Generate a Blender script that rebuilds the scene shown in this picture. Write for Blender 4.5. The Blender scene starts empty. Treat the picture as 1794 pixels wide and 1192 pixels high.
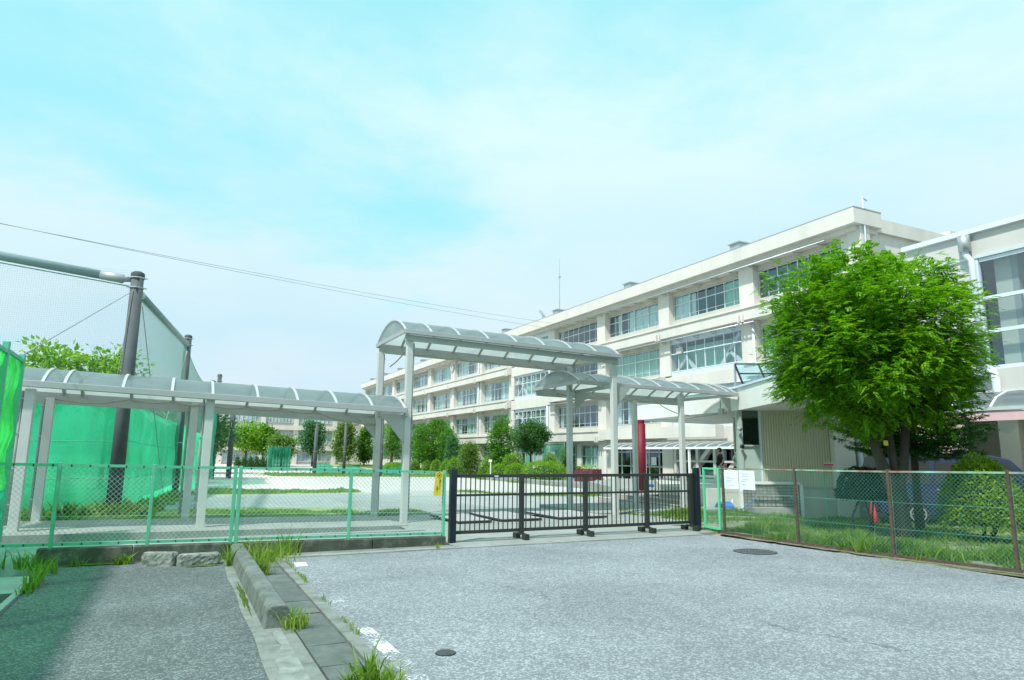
import bpy, math, random
import numpy as np
from mathutils import Vector, Matrix
rnd = random.Random(7); RG = np.random.default_rng(11)
scene = bpy.context.scene
COL = scene.collection

# ------------------------------------------------------------------ camera
YAW, PIT, ROL = math.radians(26.155), math.radians(9.673), math.radians(0.594)
fw = Vector((math.sin(YAW)*math.cos(PIT), math.cos(YAW)*math.cos(PIT), math.sin(PIT)))
rt = Vector((math.cos(YAW), -math.sin(YAW), 0)); up = rt.cross(fw)
r2 = rt*math.cos(ROL)+up*math.sin(ROL); u2 = up*math.cos(ROL)-rt*math.sin(ROL)
cd = bpy.data.cameras.new('camera'); cam = bpy.data.objects.new('camera', cd); COL.objects.link(cam)
m = Matrix((r2, u2, -fw)).transposed().to_4x4(); m.translation = Vector((0, 0, 1.6)); cam.matrix_world = m
cd.sensor_width = 36; cd.lens = 36*1176/1794; cd.clip_end = 3000; cd.clip_start = .05
scene.camera = cam

# ------------------------------------------------------------------ light
SUN = Vector((-.50, -.26, .83)).normalized()
sl = bpy.data.lights.new('sun', 'SUN'); so = bpy.data.objects.new('sun', sl); COL.objects.link(so)
sl.energy = 3.5; sl.angle = math.radians(3); sl.color = (1, .97, .92)
so.rotation_euler = SUN.to_track_quat('Z', 'Y').to_euler(); so.location = (0, 0, 60)
scene.view_settings.view_transform = 'Standard'; scene.view_settings.look = 'None'
scene.view_settings.exposure = 0.6; scene.view_settings.gamma = 1; scene.view_settings.use_curve_mapping = False
world = bpy.data.worlds.new('World'); scene.world = world; world.use_nodes = True
nt = world.node_tree; nt.nodes.clear(); N = nt.nodes.new; L = nt.links.new
out = N('ShaderNodeOutputWorld'); bg = N('ShaderNodeBackground'); bg.inputs['Strength'].default_value = .124
sky = N('ShaderNodeTexSky'); sky.sky_type = 'NISHITA'; sky.sun_disc = False
sky.sun_elevation = math.asin(SUN.z); sky.sun_rotation = math.atan2(SUN.x, SUN.y)
sky.air_density = 1.0; sky.dust_density = 1.5; sky.ozone_density = 1.0
tc = N('ShaderNodeTexCoord'); sep = N('ShaderNodeSeparateXYZ'); L(tc.outputs['Generated'], sep.inputs[0])
def wmath(op, a, b=None, clamp=False):
    n = N('ShaderNodeMath'); n.operation = op; n.use_clamp = clamp
    for i, x in enumerate((a, b)):
        if x is None: continue
        if isinstance(x, (int, float)): n.inputs[i].default_value = x
        else: L(x, n.inputs[i])
    return n.outputs[0]
den = wmath('ADD', wmath('MAXIMUM', sep.outputs['Z'], 0), .16)
cx = wmath('DIVIDE', sep.outputs['X'], den); cy = wmath('DIVIDE', sep.outputs['Y'], den)
comb = N('ShaderNodeCombineXYZ'); L(cx, comb.inputs[0]); L(cy, comb.inputs[1]); comb.inputs[2].default_value = 31.4
n1 = N('ShaderNodeTexNoise'); L(comb.outputs[0], n1.inputs['Vector']); n1.inputs['Scale'].default_value = .95
n1.inputs['Detail'].default_value = 7; n1.inputs['Roughness'].default_value = .58; n1.inputs['Distortion'].default_value = .15
# the cloud sheet thickens towards the horizon
cov = N('ShaderNodeMapRange'); L(sep.outputs['Z'], cov.inputs['Value'])
cov.inputs['From Min'].default_value = .12; cov.inputs['From Max'].default_value = .62
cov.inputs['To Min'].default_value = .24; cov.inputs['To Max'].default_value = -.085
msk = N('ShaderNodeMapRange'); msk.interpolation_type = 'SMOOTHSTEP'
side = wmath('ADD', wmath('MULTIPLY', sep.outputs['X'], .9*.12), wmath('MULTIPLY', sep.outputs['Y'], -.44*.12))
L(wmath('ADD', wmath('ADD', n1.outputs['Fac'], cov.outputs[0]), side), msk.inputs['Value'])
msk.inputs['From Min'].default_value = .37; msk.inputs['From Max'].default_value = .66
tint = N('ShaderNodeMix'); tint.data_type = 'RGBA'; tint.blend_type = 'MIX'; tint.inputs[0].default_value = .85
L(sky.outputs[0], tint.inputs[6])
# open sky colour seen through thin veil
tint.inputs[7].default_value = (2.25, 5.2, 5.6, 1)
grd = N('ShaderNodeMapRange'); L(sep.outputs['Z'], grd.inputs['Value']); grd.inputs['From Min'].default_value = .1; grd.inputs['From Max'].default_value = .5
ccol = N('ShaderNodeMix'); ccol.data_type = 'RGBA'; L(grd.outputs[0], ccol.inputs[0])
ccol.inputs[6].default_value = (3.9, 4.72, 5.2, 1); ccol.inputs[7].default_value = (4.0, 5.4, 5.45, 1)
n2 = N('ShaderNodeTexNoise'); L(comb.outputs[0], n2.inputs['Vector']); n2.inputs['Scale'].default_value = .8; n2.inputs['Detail'].default_value = 4
shade = N('ShaderNodeMix'); shade.data_type = 'RGBA'; shade.blend_type = 'MULTIPLY'
sr = N('ShaderNodeMapRange'); L(n2.outputs['Fac'], sr.inputs['Value']); sr.inputs['From Min'].default_value = .4; sr.inputs['From Max'].default_value = .65
L(sr.outputs[0], shade.inputs[0]); L(ccol.outputs[2], shade.inputs[6]); shade.inputs[7].default_value = (.86, .955, 1.0, 1)
mx = N('ShaderNodeMix'); mx.data_type = 'RGBA'; L(msk.outputs[0], mx.inputs[0]); L(tint.outputs[2], mx.inputs[6]); L(shade.outputs[2], mx.inputs[7])
L(mx.outputs[2], bg.inputs['Color']); L(bg.outputs[0], out.inputs['Surface'])

# ------------------------------------------------------------------ helpers
def tag(o, label=None, cat=None, group=None, kind=None):
    if label: o['label'] = label
    if cat: o['category'] = cat
    if group: o['group'] = group
    if kind: o['kind'] = kind
    return o
def wloc(o):
    v = Vector((0, 0, 0))
    while o is not None: v += o.location; o = o.parent
    return v
def empty(name, loc=(0, 0, 0), parent=None):
    o = bpy.data.objects.new(name, None); COL.objects.link(o); o.empty_display_size = .2
    o.location = Vector(loc); o.parent = parent
    if parent: o.location = Vector(loc)-wloc(parent)
    return o
def thing(name, loc, label, cat, group=None):
    return tag(empty(name, loc), label, cat, group)
def link_mesh(name, me, parent=None, loc=None, rotz=0):
    o = bpy.data.objects.new(name, me); COL.objects.link(o)
    if parent is not None: o.parent = parent
    if loc is not None:
        o.location = Vector(loc)-(wloc(parent) if parent is not None else Vector((0, 0, 0)))
    if rotz: o.rotation_euler = (0, 0, rotz)
    return o
def copy_tree(o, parent=None):
    c = o.copy(); COL.objects.link(c); c.parent = parent
    for ch in [x for x in bpy.data.objects if x.parent == o]: copy_tree(ch, c)
    return c
class MB:
    def __init__(s): s.v = []; s.f = []
    def add(s, vs, fs):
        b = len(s.v); s.v += [tuple(v) for v in vs]; s.f += [tuple(i+b for i in f) for f in fs]; return s
    def box(s, x0, x1, y0, y1, z0, z1):
        vs = [(x, y, z) for z in (z0, z1) for y in (y0, y1) for x in (x0, x1)]
        return s.add(vs, [(0, 2, 3, 1), (4, 5, 7, 6), (0, 1, 5, 4), (2, 6, 7, 3), (0, 4, 6, 2), (1, 3, 7, 5)])
    def obox(s, p, d, l, w, z0, z1):   # box along unit dir d (2d) from p, width w to the left
        n = (-d[1], d[0]); q = []
        for z in (z0, z1):
            for a, b in ((0, 0), (l, 0), (l, w), (0, w)): q.append((p[0]+d[0]*a+n[0]*b, p[1]+d[1]*a+n[1]*b, z))
        return s.add(q, [(3, 2, 1, 0), (4, 5, 6, 7), (0, 1, 5, 4), (1, 2, 6, 5), (2, 3, 7, 6), (3, 0, 4, 7)])
    def beam(s, a, b, w, h, upv=(0, 0, 1)):
        a = Vector(a); b = Vector(b); d = (b-a).normalized(); u = Vector(upv)
        if abs(d.dot(u)) > .95: u = Vector((1, 0, 0))
        r = d.cross(u).normalized(); u = r.cross(d); r = r*w/2; u = u*h/2
        vs = [a-r-u, a+r-u, a+r+u, a-r+u, b-r-u, b+r-u, b+r+u, b-r+u]
        return s.add(vs, [(0, 1, 2, 3), (7, 6, 5, 4), (0, 4, 5, 1), (1, 5, 6, 2), (2, 6, 7, 3), (3, 7, 4, 0)])
    def tube(s, pts, r, n=8, r1=None, cap=True):
        pts = [Vector(p) for p in pts]; k = len(pts); base = len(s.v); prev = None
        for i, p in enumerate(pts):
            d = (pts[min(i+1, k-1)]-pts[max(i-1, 0)]).normalized()
            if prev is None:
                u = Vector((0, 0, 1)) if abs(d.z) < .9 else Vector((1, 0, 0))
                a = d.cross(u).normalized()
            else: a = (prev-d*prev.dot(d)).normalized()
            prev = a; b = d.cross(a)
            rr = r if r1 is None else r+(r1-r)*i/(k-1)
            if isinstance(r, (list, tuple)): rr = r[i]
            for j in range(n):
                t = 2*math.pi*j/n; s.v.append(tuple(p+(a*math.cos(t)+b*math.sin(t))*rr))
        for i in range(k-1):
            for j in range(n):
                s.f.append((base+i*n+j, base+i*n+(j+1) % n, base+(i+1)*n+(j+1) % n, base+(i+1)*n+j))
        if cap:
            s.f.append(tuple(base+j for j in range(n))[::-1]); s.f.append(tuple(base+(k-1)*n+j for j in range(n)))
        return s
    def cyl(s, x, y, z0, z1, r, n=16, r1=None): return s.tube([(x, y, z0), (x, y, z1)], r, n, r1)
    def prism(s, pts, vec):            # planar polygon extruded by vec
        n = len(pts); vec = Vector(vec); vs = [Vector(p) for p in pts]+[Vector(p)+vec for p in pts]
        return s.add(vs, [tuple(range(n))[::-1], tuple(range(n, 2*n))]+[(i, (i+1) % n, n+(i+1) % n, n+i) for i in range(n)])
    def quad(s, a, b, c, d): return s.add([a, b, c, d], [(0, 1, 2, 3)])
    def mesh(s, name, mat, org=(0, 0, 0), smooth=False):
        me = bpy.data.meshes.new(name); org = Vector(org)
        me.from_pydata([(v[0]-org.x, v[1]-org.y, v[2]-org.z) for v in s.v], [], s.f)
        if mat: me.materials.append(mat)
        if smooth: me.polygons.foreach_set('use_smooth', [True]*len(me.polygons))
        me.update(); return me
    def build(s, name, mat, parent=None, smooth=False, bevel=0, kind=None, seg=2):
        o = link_mesh(name, s.mesh(name, mat, wloc(parent) if parent is not None else (0, 0, 0), smooth), parent)
        if bevel:
            b = o.modifiers.new('bevel', 'BEVEL'); b.width = bevel; b.segments = seg; b.limit_method = 'ANGLE'
        if kind: o['kind'] = kind
        return o
def fast(name, V, F, mat, parent=None, kind=None, smooth=False):
    """V (n,3) float array, F (m,k) int array"""
    me = bpy.data.meshes.new(name); V = np.asarray(V, np.float32)
    if parent is not None: V = V-np.array(wloc(parent), np.float32)
    m_, k = F.shape
    me.vertices.add(len(V)); me.vertices.foreach_set('co', V.ravel())
    me.loops.add(m_*k); me.loops.foreach_set('vertex_index', F.ravel().astype(np.int32))
    me.polygons.add(m_); me.polygons.foreach_set('loop_start', np.arange(0, m_*k, k, dtype=np.int32))
    me.polygons.foreach_set('loop_total', np.full(m_, k, np.int32))
    if smooth: me.polygons.foreach_set('use_smooth', np.ones(m_, bool))
    me.materials.append(mat); me.update(calc_edges=True); me.validate()
    o = link_mesh(name, me, parent)
    if kind: o['kind'] = kind
    return o
def clamp(v, a, b): return max(a, min(b, v))
def zt(x, y):
    z = -(.02*max(0, y-13)+min(.3, .1*max(0, x-14.6)))
    return max(-.6, z)+.012*min(8, max(0, 4.3-x))

# ------------------------------------------------------------------ materials
def mat(name, col, rough=.7, var=.12, scale=3., spec=.4, metal=0., bump=0., bscale=40., col2=None, f2=.5, s2=1.5, detail=6, rnd_obj=0., stretch=None, coat=0.):
    m = bpy.data.materials.new(name); m.use_nodes = True; t = m.node_tree; nd = t.nodes; lk = t.links
    p = nd['Principled BSDF']; p.inputs['Roughness'].default_value = rough; p.inputs['Specular IOR Level'].default_value = spec
    p.inputs['Metallic'].default_value = metal
    if coat: p.inputs['Coat Weight'].default_value = coat
    c = nd.new('ShaderNodeTexCoord'); src = c.outputs['Object']
    geo = nd.new('ShaderNodeNewGeometry'); src = geo.outputs['Position']
    if stretch:
        mp = nd.new('ShaderNodeMapping'); mp.inputs['Scale'].default_value = stretch; lk.new(src, mp.inputs['Vector']); src = mp.outputs[0]
    nz = nd.new('ShaderNodeTexNoise'); nz.inputs['Scale'].default_value = scale; nz.inputs['Detail'].default_value = detail; lk.new(src, nz.inputs['Vector'])
    mr = nd.new('ShaderNodeMapRange'); mr.inputs['From Min'].default_value = .3; mr.inputs['From Max'].default_value = .7
    mr.inputs['To Min'].default_value = 1-var; mr.inputs['To Max'].default_value = 1+var; lk.new(nz.outputs['Fac'], mr.inputs['Value'])
    base = nd.new('ShaderNodeRGB'); base.outputs[0].default_value = (*col, 1); cur = base.outputs[0]
    if col2:
        n3 = nd.new('ShaderNodeTexNoise'); n3.inputs['Scale'].default_value = s2; n3.inputs['Detail'].default_value = 8; n3.inputs['Roughness'].default_value = .65; lk.new(src, n3.inputs['Vector'])
        r3 = nd.new('ShaderNodeMapRange'); r3.interpolation_type = 'SMOOTHSTEP'; r3.inputs['From Min'].default_value = 1-f2-.12; r3.inputs['From Max'].default_value = 1-f2+.12; lk.new(n3.outputs['Fac'], r3.inputs['Value'])
        x = nd.new('ShaderNodeMix'); x.data_type = 'RGBA'; lk.new(r3.outputs[0], x.inputs[0]); lk.new(cur, x.inputs[6]); x.inputs[7].default_value = (*col2, 1); cur = x.outputs[2]
    if rnd_obj:
        oi = nd.new('ShaderNodeObjectInfo'); r4 = nd.new('ShaderNodeMapRange'); r4.inputs['To Min'].default_value = 1-rnd_obj; r4.inputs['To Max'].default_value = 1+rnd_obj; lk.new(oi.outputs['Random'], r4.inputs['Value'])
        mm = nd.new('ShaderNodeMath'); mm.operation = 'MULTIPLY'; lk.new(r4.outputs[0], mm.inputs[0]); lk.new(mr.outputs[0], mm.inputs[1]); fac = mm.outputs[0]
    else: fac = mr.outputs[0]
    vm = nd.new('ShaderNodeVectorMath'); vm.operation = 'SCALE'; lk.new(cur, vm.inputs[0]); lk.new(fac, vm.inputs['Scale'])
    lk.new(vm.outputs[0], p.inputs['Base Color'])
    if bump:
        nb = nd.new('ShaderNodeTexNoise'); nb.inputs['Scale'].default_value = bscale; nb.inputs['Detail'].default_value = 4; lk.new(src, nb.inputs['Vector'])
        b = nd.new('ShaderNodeBump'); b.inputs['Strength'].default_value = bump; b.inputs['Distance'].default_value = .01; lk.new(nb.outputs['Fac'], b.inputs['Height']); lk.new(b.outputs[0], p.inputs['Normal'])
    return m
def leafmat(name, c1, c2, trans=.35, rough=.45):
    m = bpy.data.materials.new(name); m.use_nodes = True; t = m.node_tree; nd = t.nodes; lk = t.links
    p = nd['Principled BSDF']; p.inputs['Roughness'].default_value = rough; p.inputs['Specular IOR Level'].default_value = .35
    g = nd.new('ShaderNodeNewGeometry'); x = nd.new('ShaderNodeMix'); x.data_type = 'RGBA'
    nz = nd.new('ShaderNodeTexNoise'); nz.inputs['Scale'].default_value = 1.3; lk.new(g.outputs['Position'], nz.inputs['Vector'])
    ad = nd.new('ShaderNodeMath'); ad.operation = 'MULTIPLY_ADD'; lk.new(g.outputs['Random Per Island'], ad.inputs[0]); ad.inputs[1].default_value = .75
    su = nd.new('ShaderNodeMath'); su.operation = 'MULTIPLY_ADD'; lk.new(nz.outputs['Fac'], su.inputs[0]); su.inputs[1].default_value = 1.2; su.inputs[2].default_value = -.5; lk.new(su.outputs[0], ad.inputs[2]); ad.use_clamp = True
    lk.new(ad.outputs[0], x.inputs[0]); x.inputs[6].default_value = (*c1, 1); x.inputs[7].default_value = (*c2, 1)
    lk.new(x.outputs[2], p.inputs['Base Color'])
    tr = nd.new('ShaderNodeBsdfTranslucent'); vm = nd.new('ShaderNodeVectorMath'); vm.operation = 'MULTIPLY'; lk.new(x.outputs[2], vm.inputs[0]); vm.inputs[1].default_value = (1.5, 1.5, .6); lk.new(vm.outputs[0], tr.inputs['Color'])
    mxs = nd.new('ShaderNodeMixShader'); mxs.inputs[0].default_value = trans; lk.new(p.outputs[0], mxs.inputs[1]); lk.new(tr.outputs[0], mxs.inputs[2])
    lk.new(mxs.outputs[0], nd['Material Output'].inputs['Surface']); return m
def sheetmat(name, col, tcol, tfac=.5, alpha=.1, rough=.3, spec=.5, var=0., vs=2.0, stretch=(1, 1, 1), gtint=(1, 1, 1)):
    """thin sheet: principled + translucent + a share of plain see-through"""
    m = bpy.data.materials.new(name); m.use_nodes = True; t = m.node_tree; nd = t.nodes; lk = t.links
    p = nd['Principled BSDF']; p.inputs['Base Color'].default_value = (*col, 1); p.inputs['Roughness'].default_value = rough; p.inputs['Specular IOR Level'].default_value = spec
    tr = nd.new('ShaderNodeBsdfTranslucent'); tr.inputs['Color'].default_value = (*tcol, 1)
    if var:
        g = nd.new('ShaderNodeNewGeometry'); mp = nd.new('ShaderNodeMapping'); mp.inputs['Scale'].default_value = stretch; lk.new(g.outputs['Position'], mp.inputs['Vector'])
        nz = nd.new('ShaderNodeTexNoise'); nz.inputs['Scale'].default_value = vs; nz.inputs['Detail'].default_value = 6; lk.new(mp.outputs[0], nz.inputs['Vector'])
        mr = nd.new('ShaderNodeMapRange'); mr.inputs['From Min'].default_value = .3; mr.inputs['From Max'].default_value = .7; mr.inputs['To Min'].default_value = 1-var; mr.inputs['To Max'].default_value = 1+var; lk.new(nz.outputs['Fac'], mr.inputs['Value'])
        for c, so_ in ((col, p.inputs['Base Color']), (tcol, tr.inputs['Color'])):
            rg = nd.new('ShaderNodeRGB'); rg.outputs[0].default_value = (*c, 1); vm = nd.new('ShaderNodeVectorMath'); vm.operation = 'SCALE'; lk.new(rg.outputs[0], vm.inputs[0]); lk.new(mr.outputs[0], vm.inputs['Scale']); lk.new(vm.outputs[0], so_)
    m1 = nd.new('ShaderNodeMixShader'); m1.inputs[0].default_value = tfac; lk.new(p.outputs[0], m1.inputs[1]); lk.new(tr.outputs[0], m1.inputs[2])
    tp = nd.new('ShaderNodeBsdfTransparent'); tp.inputs[0].default_value = (*gtint, 1)
    m2 = nd.new('ShaderNodeMixShader'); m2.inputs[0].default_value = alpha; lk.new(m1.outputs[0], m2.inputs[1]); lk.new(tp.outputs[0], m2.inputs[2])
    lk.new(m2.outputs[0], nd['Material Output'].inputs['Surface']); return m
def glassmat(name, tint=(.80, .90, .92), refl=.13):
    m = bpy.data.materials.new(name); m.use_nodes = True; t = m.node_tree; nd = t.nodes; lk = t.links; nd.remove(nd['Principled BSDF'])
    gl = nd.new('ShaderNodeBsdfGlossy'); gl.inputs['Roughness'].default_value = .04; gl.inputs['Color'].default_value = (.85, .95, 1, 1)
    tp = nd.new('ShaderNodeBsdfTransparent'); tp.inputs[0].default_value = (*tint, 1)
    fr = nd.new('ShaderNodeLayerWeight'); pw = nd.new('ShaderNodeMath'); pw.operation = 'POWER'; pw.inputs[1].default_value = 4.; lk.new(fr.outputs['Facing'], pw.inputs[0]); ad = nd.new('ShaderNodeMath'); ad.operation = 'MULTIPLY_ADD'; ad.use_clamp = True; lk.new(pw.outputs[0], ad.inputs[0]); ad.inputs[1].default_value = .85; ad.inputs[2].default_value = refl+.03
    mx = nd.new('ShaderNodeMixShader'); lk.new(ad.outputs[0], mx.inputs[0]); lk.new(tp.outputs[0], mx.inputs[1]); lk.new(gl.outputs[0], mx.inputs[2])
    g = nd.new('ShaderNodeNewGeometry'); nz = nd.new('ShaderNodeTexNoise'); nz.inputs['Scale'].default_value = .6; lk.new(g.outputs['Position'], nz.inputs['Vector'])
    b = nd.new('ShaderNodeBump'); b.inputs['Strength'].default_value = .06; b.inputs['Distance'].default_value = .05; lk.new(nz.outputs['Fac'], b.inputs['Height']); lk.new(b.outputs[0], gl.inputs['Normal'])
    lk.new(mx.outputs[0], nd['Material Output'].inputs['Surface']); return m

M = {}
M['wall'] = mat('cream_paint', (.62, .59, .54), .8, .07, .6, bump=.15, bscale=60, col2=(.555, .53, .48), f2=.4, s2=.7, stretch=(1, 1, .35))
M['wall_upper'] = mat('shaded_beige_paint', (.50, .475, .41), .8, .05, .8)  # beige with the shade below the ledges and roof overhang put into its colour
M['pavwhite'] = mat('pavilion_white_paint', (.74, .73, .69), .7, .04, 1.2, stretch=(1, 1, .3))
M['white'] = mat('white_paint', (.52, .51, .48), .7, .04, 1.2, stretch=(1, 1, .3))
M['panelblue'] = mat('pale_blue_panel', (.58, .66, .74), .4, .03, 1.)
M['alu'] = mat('window_aluminium', (.60, .66, .66), .4, .05, 3, metal=.3)
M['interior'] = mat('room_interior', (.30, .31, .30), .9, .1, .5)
M['glass'] = glassmat('window_glass'); M['darkglass'] = glassmat('door_glass', (.3, .36, .36), .08)
M['curtain_w'] = mat('white_curtain', (.66, .70, .66), .9, .05, 2)
M['curtain_g'] = mat('green_curtain', (.34, .55, .42), .9, .05, 2)
M['steel'] = mat('grey_painted_steel', (.36, .40, .37), .45, .05, 2, metal=.1)
M['steel_l'] = mat('light_grey_steel', (.50, .52, .50), .45, .06, 2)
M['gutter'] = mat('eave_gutter', (.40, .41, .41), .35, .04, 3, metal=.3)
M['rib'] = mat('rib_aluminium', (.50, .52, .52), .4, .03, 3, metal=.2)
M['poly'] = sheetmat('smoked_polycarbonate', (.22, .27, .31), (.62, .66, .62), .55, .12, .12, .7, .12, 1.5, gtint=(.75, .8, .82))
M['cable'] = mat('beige_cable', (.32, .30, .22), .7)
M['pipe'] = mat('grey_pipe', (.26, .28, .27), .5)
M['whitepipe'] = mat('white_pipe', (.62, .68, .74), .35, .03)
M['galv'] = mat('galvanised_metal', (.42, .45, .46), .4, .1, 6, metal=.5)
M['bright'] = mat('white_steel', (.75, .76, .74), .4, .03)
M['asphalt'] = mat('worn_asphalt', (.135, .15, .162), .85, .17, .5, bump=.35, bscale=140, col2=(.36, .385, .405), f2=.49, s2=72, rnd_obj=0)
M['asphalt_old'] = mat('dark_asphalt', (.085, .105, .108), .85, .18, .7, bump=.4, bscale=120, col2=(.25, .275, .28), f2=.47, s2=62)
M['concrete'] = mat('pale_concrete', (.27, .29, .27), .85, .12, 1.5, bump=.3, bscale=50, col2=(.20, .225, .21), f2=.42, s2=3, rnd_obj=.05)
M['concrete_gut'] = mat('gutter_concrete', (.20, .22, .205), .85, .14, 2.5, bump=.4, bscale=60, col2=(.13, .15, .135), f2=.45, s2=4, rnd_obj=.08)
M['slab'] = mat('slab_concrete', (.10, .12, .112), .8, .12, 4, bump=.3, bscale=70, col2=(.135, .155, .145), f2=.45, s2=6, rnd_obj=.09)
M['mossy'] = mat('mossy_concrete', (.06, .075, .055), .9, .3, 3, bump=.6, bscale=30, col2=(.15, .16, .13), f2=.42, s2=5)
M['kerbbar'] = mat('kerb_concrete', (.15, .17, .16), .85, .2, 3, bump=.5, bscale=40, col2=(.07, .085, .075), f2=.43, s2=7)
M['rough'] = mat('rough_concrete', (.24, .26, .24), .9, .25, 8, bump=1., bscale=25, col2=(.12, .14, .12), f2=.45, s2=12)
M['moss'] = mat('bright_moss', (.055, .10, .008), .95, .3, 12, bump=.8, bscale=60)
M['sand'] = None
M['gfence'] = mat('green_fence_paint', (.10, .42, .27), .5, .1, 4, col2=(.14, .47, .34), f2=.4, s2=5)
M['gbright'] = mat('bright_green_paint', (.09, .58, .30), .45, .06, 4)
M['wire'] = mat('pale_green_wire', (.30, .55, .50), .45, .1, 5)
M['wire_t'] = mat('teal_wire', (.10, .33, .28), .45, .1, 5)
M['rust'] = mat('rusty_brown_steel', (.085, .065, .05), .85, .3, 14, col2=(.13, .075, .05), f2=.40, s2=9)
M['rustrail'] = mat('peeling_rail', (.24, .15, .11), .8, .3, 8, col2=(.20, .46, .36), f2=.47, s2=1.6)
M['black'] = mat('black_painted_steel', (.026, .030, .027), .4, .1, 4)
M['navyblack'] = mat('blue_black_post', (.010, .017, .028), .4, .15, 3)
M['netpost'] = mat('dark_concrete_pole', (.085, .10, .105), .75, .15, 3, bump=.2)
M['beam_g'] = mat('grey_green_pipe', (.24, .34, .34), .5, .08, 2)
M['net'] = sheetmat('green_net_twine', (.14, .36, .28), (.1, .4, .3), .25, 0, .6)
M['sheet'] = sheetmat('green_windbreak_sheet', (.03, .50, .25), (.07, .92, .48), .58, .12, .55, .3, .26, 1.6, (1, 1, .3), (.2, .9, .6))
M['sheet_low'] = sheetmat('teal_green_sheet', (.02, .36, .22), (.03, .6, .38), .55, .36, .55, .3, .2, 2., (1, 1, .3), (.2, .9, .6))
M['sheet2'] = sheetmat('leaf_green_sheet', (.02, .40, .09), (.08, .72, .16), .6, .34, .5, .3, .35, 5, (1, 1, .5), (.2, .9, .3))
M['louver'] = mat('beige_louver', (.60, .59, .44), .6, .06, 1)
M['green_door'] = mat('grey_green_frame', (.34, .43, .38), .5, .04)
M['red'] = mat('crimson_paint', (.16, .006, .022), .6, .15, 2)
M['tread'] = mat('step_paver', (.33, .30, .28), .85, .12, 5, rnd_obj=.08)
M['nosing'] = mat('pale_nosing', (.52, .49, .46), .8)
M['grate'] = mat('grating_top', (.34, .35, .35), .8, .1, 4); M['darkmetal'] = mat('dark_metal', (.03, .033, .033), .6)
M['platform'] = mat('platform_concrete', (.50, .50, .44), .85, .1, 1.5, bump=.3, bscale=50, col2=(.42, .42, .37), f2=.4, s2=2, stretch=(1, 1, .5))
M['iron'] = mat('cast_iron', (.10, .115, .12), .6, .2, 20, metal=.2, bump=.6, bscale=60)
M['paint'] = None
M['yellow'] = mat('yellow_sign', (.62, .50, .05), .5, .05, 3); M['ink'] = mat('black_print', (.03, .04, .02), .6)
M['paper'] = mat('white_paper', (.70, .77, .80), .7, .03, 8); M['faint'] = mat('faded_print', (.62, .69, .71), .8)
M['tape'] = mat('pink_edge', (.72, .5, .48), .7)
M['bark'] = mat('grey_brown_bark', (.07, .06, .045), .95, .35, 6, bump=1, bscale=18, stretch=(1, 1, .3))
M['bark_l'] = mat('pale_bark', (.16, .15, .13), .9, .3, 5, bump=.8, bscale=20, stretch=(1, 1, .3))
M['leaf'] = leafmat('bright_leaves', (.04, .165, .005), (.25, .50, .02), .44)
M['conif'] = leafmat('conifer_needles', (.02, .09, .015), (.06, .19, .03), .25)
M['leaf_mid'] = leafmat('mid_green_leaves', (.045, .16, .02), (.14, .32, .035), .35)
M['leaf_dark'] = leafmat('dark_leaves', (.03, .11, .028), (.08, .20, .05), .3)
M['leaf_y'] = leafmat('yellow_green_leaves', (.10, .26, .015), (.27, .45, .04), .4)
M['leaf_b'] = leafmat('blue_green_leaves', (.035, .14, .055), (.10, .27, .11), .3)
M['leaf_o'] = leafmat('olive_leaves', (.08, .17, .035), (.21, .33, .08), .35)
M['hedge_y'] = leafmat('box_hedge_leaves', (.05, .15, .008), (.28, .42, .015), .35)
M['hedge_s'] = leafmat('shrub_dark_leaves', (.008, .035, .014), (.02, .07, .03), .15)
M['grass'] = leafmat('grass_blades', (.05, .13, .012), (.24, .38, .05), .4)
M['grass_y'] = leafmat('dry_grass', (.13, .25, .03), (.32, .40, .09), .4)
M['lawn'] = leafmat('lawn_blades', (.12, .24, .04), (.30, .42, .10), .45)
M['skin'] = mat('skin', (.42, .25, .17), .6, .05); M['hair'] = mat('black_hair', (.012, .01, .01), .5)
M['blacktee'] = mat('black_cotton', (.012, .013, .018), .85, .1); M['whitecloth'] = mat('white_shirt', (.68, .68, .62), .85, .05)
M['navy'] = mat('navy_car_paint', (.010, .018, .065), .25, .03, spec=.6, coat=.6); M['tyre'] = mat('tyre_rubber', (.02, .02, .02), .9)
M['chrome'] = mat('wheel_alloy', (.5, .52, .53), .3, .03, metal=.7)
M['cone'] = mat('red_cone', (.60, .03, .07), .5); M['hose'] = mat('blue_hose', (.04, .17, .50), .4)
M['pink'] = mat('pink_steel', (.66, .44, .46), .6, .1, 2); M['clay'] = mat('terracotta', (.30, .11, .07), .8)
M['tile'] = mat('grey_brown_tile', (.27, .28, .25), .5, .1, 3, rnd_obj=.12); M['wine'] = mat('wine_planter', (.13, .025, .045), .7, .2, 3)
M['teal'] = mat('teal_cloth', (.03, .35, .28), .7); M['bluecloth'] = mat('blue_tarp', (.05, .16, .28), .6)
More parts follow.
